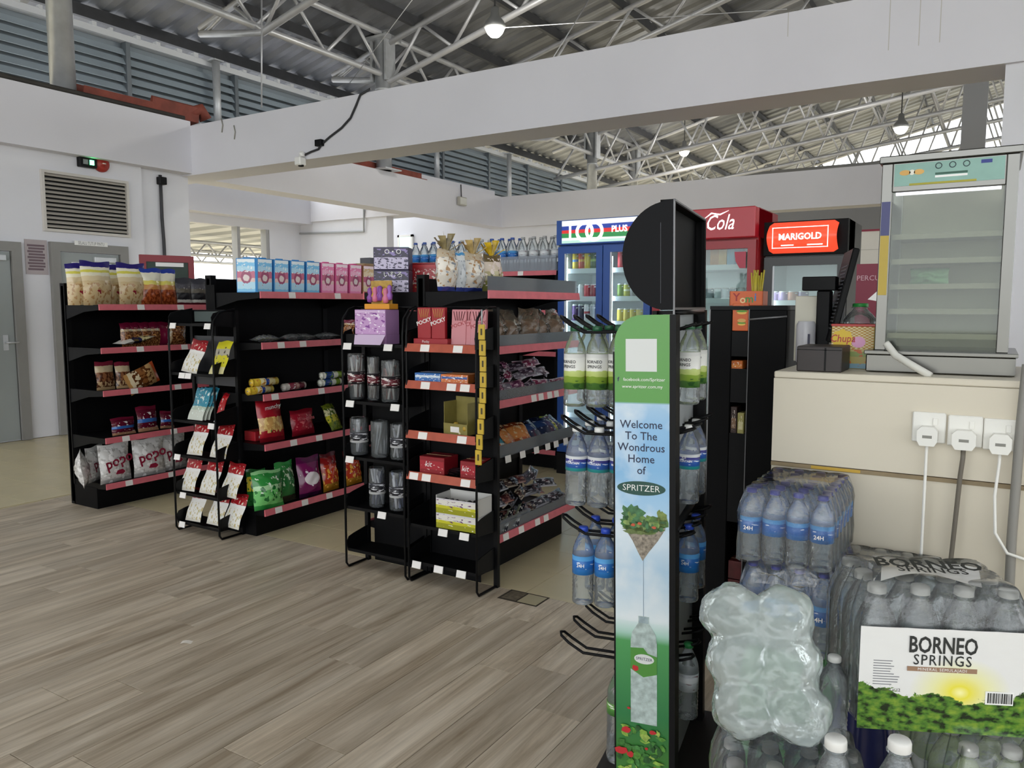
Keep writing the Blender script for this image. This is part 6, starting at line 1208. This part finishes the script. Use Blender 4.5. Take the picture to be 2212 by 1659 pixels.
rB, hB = .0305, .198; xb = -.447
t1 = wpack('shrink-wrapped pack of blue-capped water bottles, topmost of the stack by the counter', (xb, 2.09+6*rB, .731), 0, 4, 6, rB, hB, M_lblue, '4a4fa8', seed=2)
t2 = wpack('shrink-wrapped pack of blue labelled bottles, directly under the topmost pack', (xb+.012, 2.09+6*rB, .50), R(-1), 4, 6, rB, .228, M_lblue, '4a4fa8', seed=3)
for sx_, zz in ((-.09, .118), (.09, .118)):
    text('24H', .015, M_white, t1, (sx_, -6*rB-.005, zz-.02), bold=.02)
for sx_ in (-.05, .02, .085): text('24H', .017, M_white, t2, (sx_, -6*rB-.005, .112), bold=.02)
M_gfilm = pack('green_pack_film', [(0, '1f5a2c'), (.3, '2f7a3a'), (.75, '256a30')], [('b8d8b4', 5, .66, .1, .9)], .2)
for k, (zz, lab) in enumerate(((.25, 'green film covered water pack, third down in the blue stack'), (0, 'green film covered water pack at the floor under the blue stack'))):
    t = thing('water_pack', lab, 'water pack', (xb+.015, 2.09+6*rB, zz), R(1-2*k), 'green film packs'); b = wrap(4, 6, rB, .246, 5+k, .3); b.build('film_wrap', mat('green_film_wrap', '2f7236', .2, noise=.3, nscale=14), t)
    for dx in (-.07, 0, .07): MB().tube([(dx+.022*math.cos(R(a)), -6*rB-.006, .12+.03*math.sin(R(a))) for a in range(0, 360, 30)], .0018, 5, closed=True).build('print_ring', mat('film_print', 'b8d8b4', .4), t)
# side of the green pack shows as printed film
# big printed pack
BP = (-.095, 1.775, .603); BR = R(25)
def borneo_film():
    m = bpy.data.materials.new('borneo_print'); m.use_nodes = True; nt = m.node_tree; N = nt.nodes.new; L = nt.links.new; b = nt.nodes['Principled BSDF']; b.inputs['Roughness'].default_value = .18
    uv = N('ShaderNodeUVMap'); sp = N('ShaderNodeSeparateXYZ'); L(uv.outputs[0], sp.inputs[0])
    def mth(op, a, c=None):
        q = N('ShaderNodeMath'); q.operation = op
        for i_, v in ((0, a), (1, c)):
            if v is None: continue
            if isinstance(v, (int, float)): q.inputs[i_].default_value = v
            else: L(v, q.inputs[i_])
        return q.outputs[0]
    du = mth('DIVIDE', mth('SUBTRACT', sp.outputs[0], .56), .28); dv = mth('DIVIDE', mth('SUBTRACT', sp.outputs[1], .40), .34)
    d = mth('SQRT', mth('ADD', mth('MULTIPLY', du, du), mth('MULTIPLY', dv, dv)))
    r = N('ShaderNodeValToRGB'); e = r.color_ramp.elements; e[0].position = .0; e[0].color = lin('fdf8b0'); e[1].position = 1; e[1].color = lin('e6e5e2'); k = e.new(.18); k.color = lin('ece04a'); k = e.new(.55); k.color = lin('e9e7b0'); L(d, r.inputs[0])
    n = N('ShaderNodeTexNoise'); n.inputs['Scale'].default_value = 4.5; n.inputs['Detail'].default_value = 9; n.inputs['Roughness'].default_value = .7; L(uv.outputs[0], n.inputs['Vector'])
    edge = mth('ADD', mth('MULTIPLY', mth('ABSOLUTE', mth('SUBTRACT', sp.outputs[0], .55)), .32), mth('MULTIPLY', n.outputs['Fac'], .5)); hl = mth('ADD', edge, .05)
    tm_ = mth('LESS_THAN', sp.outputs[1], hl)
    n2 = N('ShaderNodeTexNoise'); n2.inputs['Scale'].default_value = 16; n2.inputs['Detail'].default_value = 6; L(uv.outputs[0], n2.inputs['Vector'])
    g = N('ShaderNodeValToRGB'); ge = g.color_ramp.elements; ge[0].position = .38; ge[0].color = lin('1c2c14'); ge[1].position = .72; ge[1].color = lin('86a238'); k = ge.new(.5); k.color = lin('4f7a2c'); L(n2.outputs['Fac'], g.inputs[0])
    mx = N('ShaderNodeMix'); mx.data_type = 'RGBA'; L(tm_, mx.inputs['Factor']); L(r.outputs[0], mx.inputs['A']); L(g.outputs[0], mx.inputs['B']); L(mx.outputs['Result'], b.inputs['Base Color'])
    n3 = N('ShaderNodeTexNoise'); n3.inputs['Scale'].default_value = 5; L(uv.outputs[0], n3.inputs['Vector']); bp_ = N('ShaderNodeBump'); bp_.inputs['Strength'].default_value = .3; bp_.inputs['Distance'].default_value = .01; L(n3.outputs['Fac'], bp_.inputs['Height']); L(bp_.outputs[0], b.inputs['Normal']); return m
M_bor = borneo_film(); M_inkd = mat('ink_dark', '2a2c2a', .4)
def borneo(label, loc, rz, nx=4, ny=3, r=.0405, h=.272, front=True, rx=0):
    t = wpack(label, loc, rz, nx, ny, r, h, None, 'd8d6d0', seed=9, group=None); D = ny*r; W = nx*r
    b = MB(); b.grid(lambda u, v: ((u-.5)*2*W*1.02, -D-.0115-.0015*abs(math.sin(math.pi*u*nx))**.7, .004+v*.205), 32, 12)
    b.grid(lambda u, v: (W*1.02+.004*math.sin(math.pi*v), -D-.006+u*2*D, .004+v*.205), 12, 12); b.build('printed_band', M_bor, t)
    text('BORNEO', .045, M_inkd, t, (-.015, -D-.0136, .176), bold=.022, sx=.68); text('SPRINGS', .029, M_inkd, t, (-.015, -D-.0136, .147), sx=.86, spacing=1.15, bold=.008)
    box('brown_band', mat('band_brown', '9a7a62', .4), t, -.078, .048, -D-.0136, -D-.0131, .125, .134); text('MINERAL SEMULAJADI', .008, M_white, t, (-.015, -D-.0142, .1295), spacing=1.15)
    text('1000ml x 12', .0085, M_inkd, t, (-.11, -D-.0136, .085))
    lb = MB(); rr = random.Random(4)
    for q in range(10): lb.box(-.14, -.14+rr.uniform(.03, .05), -D-.0136, -D-.0131, .142-q*.0052, .1432-q*.0052)
    o_ = lb.build('small_print', mat('print_grey', '6a6a70', .5), t); o_['kind'] = 'stuff'
    bc_ = box('barcode_panel', M_white, t, .065, .115, -D-.0137, -D-.0131, .066, .092); v = MB(); xx = .069
    while xx < .111: w_ = rr.choice((.0008, .0016, .0024)); v.box(xx, xx+w_, -D-.0142, -D-.0137, .069, .089); xx += w_+rr.choice((.0008, .0016))
    o_ = v.build('barcode', M_inkd, bc_); o_['kind'] = 'stuff'
    tp = MB(); tp.grid(lambda u, v: ((u-.5)*.19+.03*(v-.5), -D*.55+v*.085, h*1.015+.014*math.sin(math.pi*u)+.006*math.sin(5*u+3*v)), 16, 6); tp.build('top_print', mat('film_white', 'e4e2de', .25), t)
    text('BORNEO', .05, M_inkd, t, (.0, -D*.55+.058, h*1.015+.0185), (R(8), 0, R(-4)), bold=.03); text('SPRINGS', .032, M_inkd, t, (-.005, -D*.55+.022, h*1.015+.0185), (R(8), 0, R(-4)), bold=.02, spacing=1.1)
    return t
borneo('large printed BORNEO SPRINGS water pack in the right foreground', BP, BR)
# supporting packs below
wpack('clear pack of white-capped bottles at the bottom edge, under the frosted pack', (-.30, 1.56, .262), R(20), 4, 4, .038, .26, None, 'e6e4e0', seed=12)
wpack('clear pack of white-capped bottles on the floor under the foreground packs', (-.30, 1.56, 0), R(20), 4, 4, .038, .26, None, 'e6e4e0', seed=13)
lt = wpack('printed water pack turned on its side label, under the large printed pack', (.055, 1.80, .31), R(25), 4, 4, .0385, .285, M_lborneo, 'd8d6d0', seed=14)
MB().grid(lambda u, v: (-.03+u*.2, -.162+.002*math.sin(6*u), .07+v*.215), 8, 4).build('printed_band', mat('film_white', 'e4e2de', .25), lt); text('BOR', .075, M_inkd, lt, (.03, -.1665, .215), (R(90), R(-80), 0), bold=.03); text('RI', .075, M_inkd, lt, (.095, -.1665, .215), (R(90), R(-80), 0), bold=.03); box('brown_band', mat('band_brown', '9a7a62', .4), lt, .125, .14, -.1668, -.165, .1, .28)
wpack('printed water pack on the floor at the lower right', (.055, 1.80, 0), R(25), 4, 4, .0385, .285, M_lborneo, 'd8d6d0', seed=15)
# frosted wrapped pack lying on its side
fp_ = thing('frosted_pack', 'frosted clear wrapped bottle pack lying on its side, bottle ends bulging', 'water pack', (-.345, 1.50, .58), R(20), None, R(22)); b = MB(); rr = random.Random(2)
for i_ in range(2):
    for j in range(3):
        cx, cz, r_ = -.05+.10*i_+.012*(j-1)*(-1), .055+.088*j, .058
        q = MB().lathe([(.004, -.085+.01*rr.random()), (r_*.6, -.083), (r_*.9, -.07), (r_, -.045), (r_, .06), (r_*.7, .09), (.004, .1)], 18); b._add([(cx+p[0], p[2], cz+p[1]) for p in q.v], q.f, None, True)
b.box(-.085, .085, -.07, .08, .02, .26)
o = b.build('film_wrap', clear('frosted_wrap', 'f2f7f6', .36, .08, 'd6e0dd', bump=1.0, bscale=18), fp_)
md = o.modifiers.new('remesh', 'REMESH'); md.mode = 'VOXEL'; md.voxel_size = .006; md.use_smooth_shade = True; ms = o.modifiers.new('smooth', 'SMOOTH'); ms.factor = .6; ms.iterations = 8
tx_ = bpy.data.textures.new('film_crinkle', 'CLOUDS'); tx_.noise_scale = .05; tx_.noise_depth = 3; dm = o.modifiers.new('crinkle', 'DISPLACE'); dm.texture = tx_; dm.strength = .022; dm.mid_level = .5
MB().grid(lambda u, v: (-.02+.12*u+.01*math.sin(9*v), -.06+.03*u, .292+.03*v+.012*math.sin(7*u)*math.sin(5*v)), 10, 4).build('loose_film', M_film, fp_)
tb = wpack('clear pack of bottles behind, with a row of white caps against the counter', (P(1925, 1180, Y=2.36).x, 2.38, .48), 0, 4, 3, .0345, .235, M_lwhite, 'f0efec', seed=17)
wpack('white-capped water pack below, between the blue stack and the counter', (P(1925, 1180, Y=2.36).x, 2.38, .24), 0, 4, 3, .0345, .235, M_lwhite, 'f0efec', seed=18); wpack('lowest white-capped water pack on the floor by the counter', (P(1925, 1180, Y=2.36).x, 2.38, 0), 0, 4, 3, .0345, .235, M_lwhite, 'f0efec', seed=19)
st_ = thing('water_pack', 'dark blue wrapped water pack under the loose bottles', 'water pack', (-.262+.03, 2.08, 0), 0); wrap(2, 2, .036, .47, 21).build('film_wrap', mat('navy_film', '262a58', .25, noise=.2), st_); MB().box(-.05, .05, -.05, .05, .468, .474).build('top_card', mat('navy_film', '262a58', .25), st_)
for k, (px, py) in enumerate(((1829, 1238), (1879, 1247))):
    p = P(px, py, Y=2.1-.015*k); bottle('loose bottle with a white cap between the packs, %s' % ('left' if k == 0 else 'right'), (p.x, p.y, .476), p.z-.476, .034, lm=M_lwhite, cap='f0efec', lz=(.3, .55), group='loose bottles by the blue stack')
for k in (0, 1): wpack('three-bottle pack with pale caps at the bottom edge, %s' % ('on the floor', 'under the single bottles')[k], (-.145, 1.35, .2*k), R(8), 3, 1, .041, .194, M_lwhite, 'e6e4e0', seed=31+k)
for k, (px, py, Y, zb_, r_) in enumerate(((1806, 1592, 1.34, .4, .04), (1803, 1416, 1.66, .526, .03), (1944, 1595, 1.36, .4, .04))):
    p = P(px, py, Y=Y); bottle('single white-capped bottle %s' % ('at the bottom edge beside the frosted pack', 'between the frosted pack and the printed pack', 'at the bottom edge below the printed pack')[k], (p.x, p.y, zb_), p.z-zb_, r_, cap='e9e7e2', group='single bottles in the foreground')
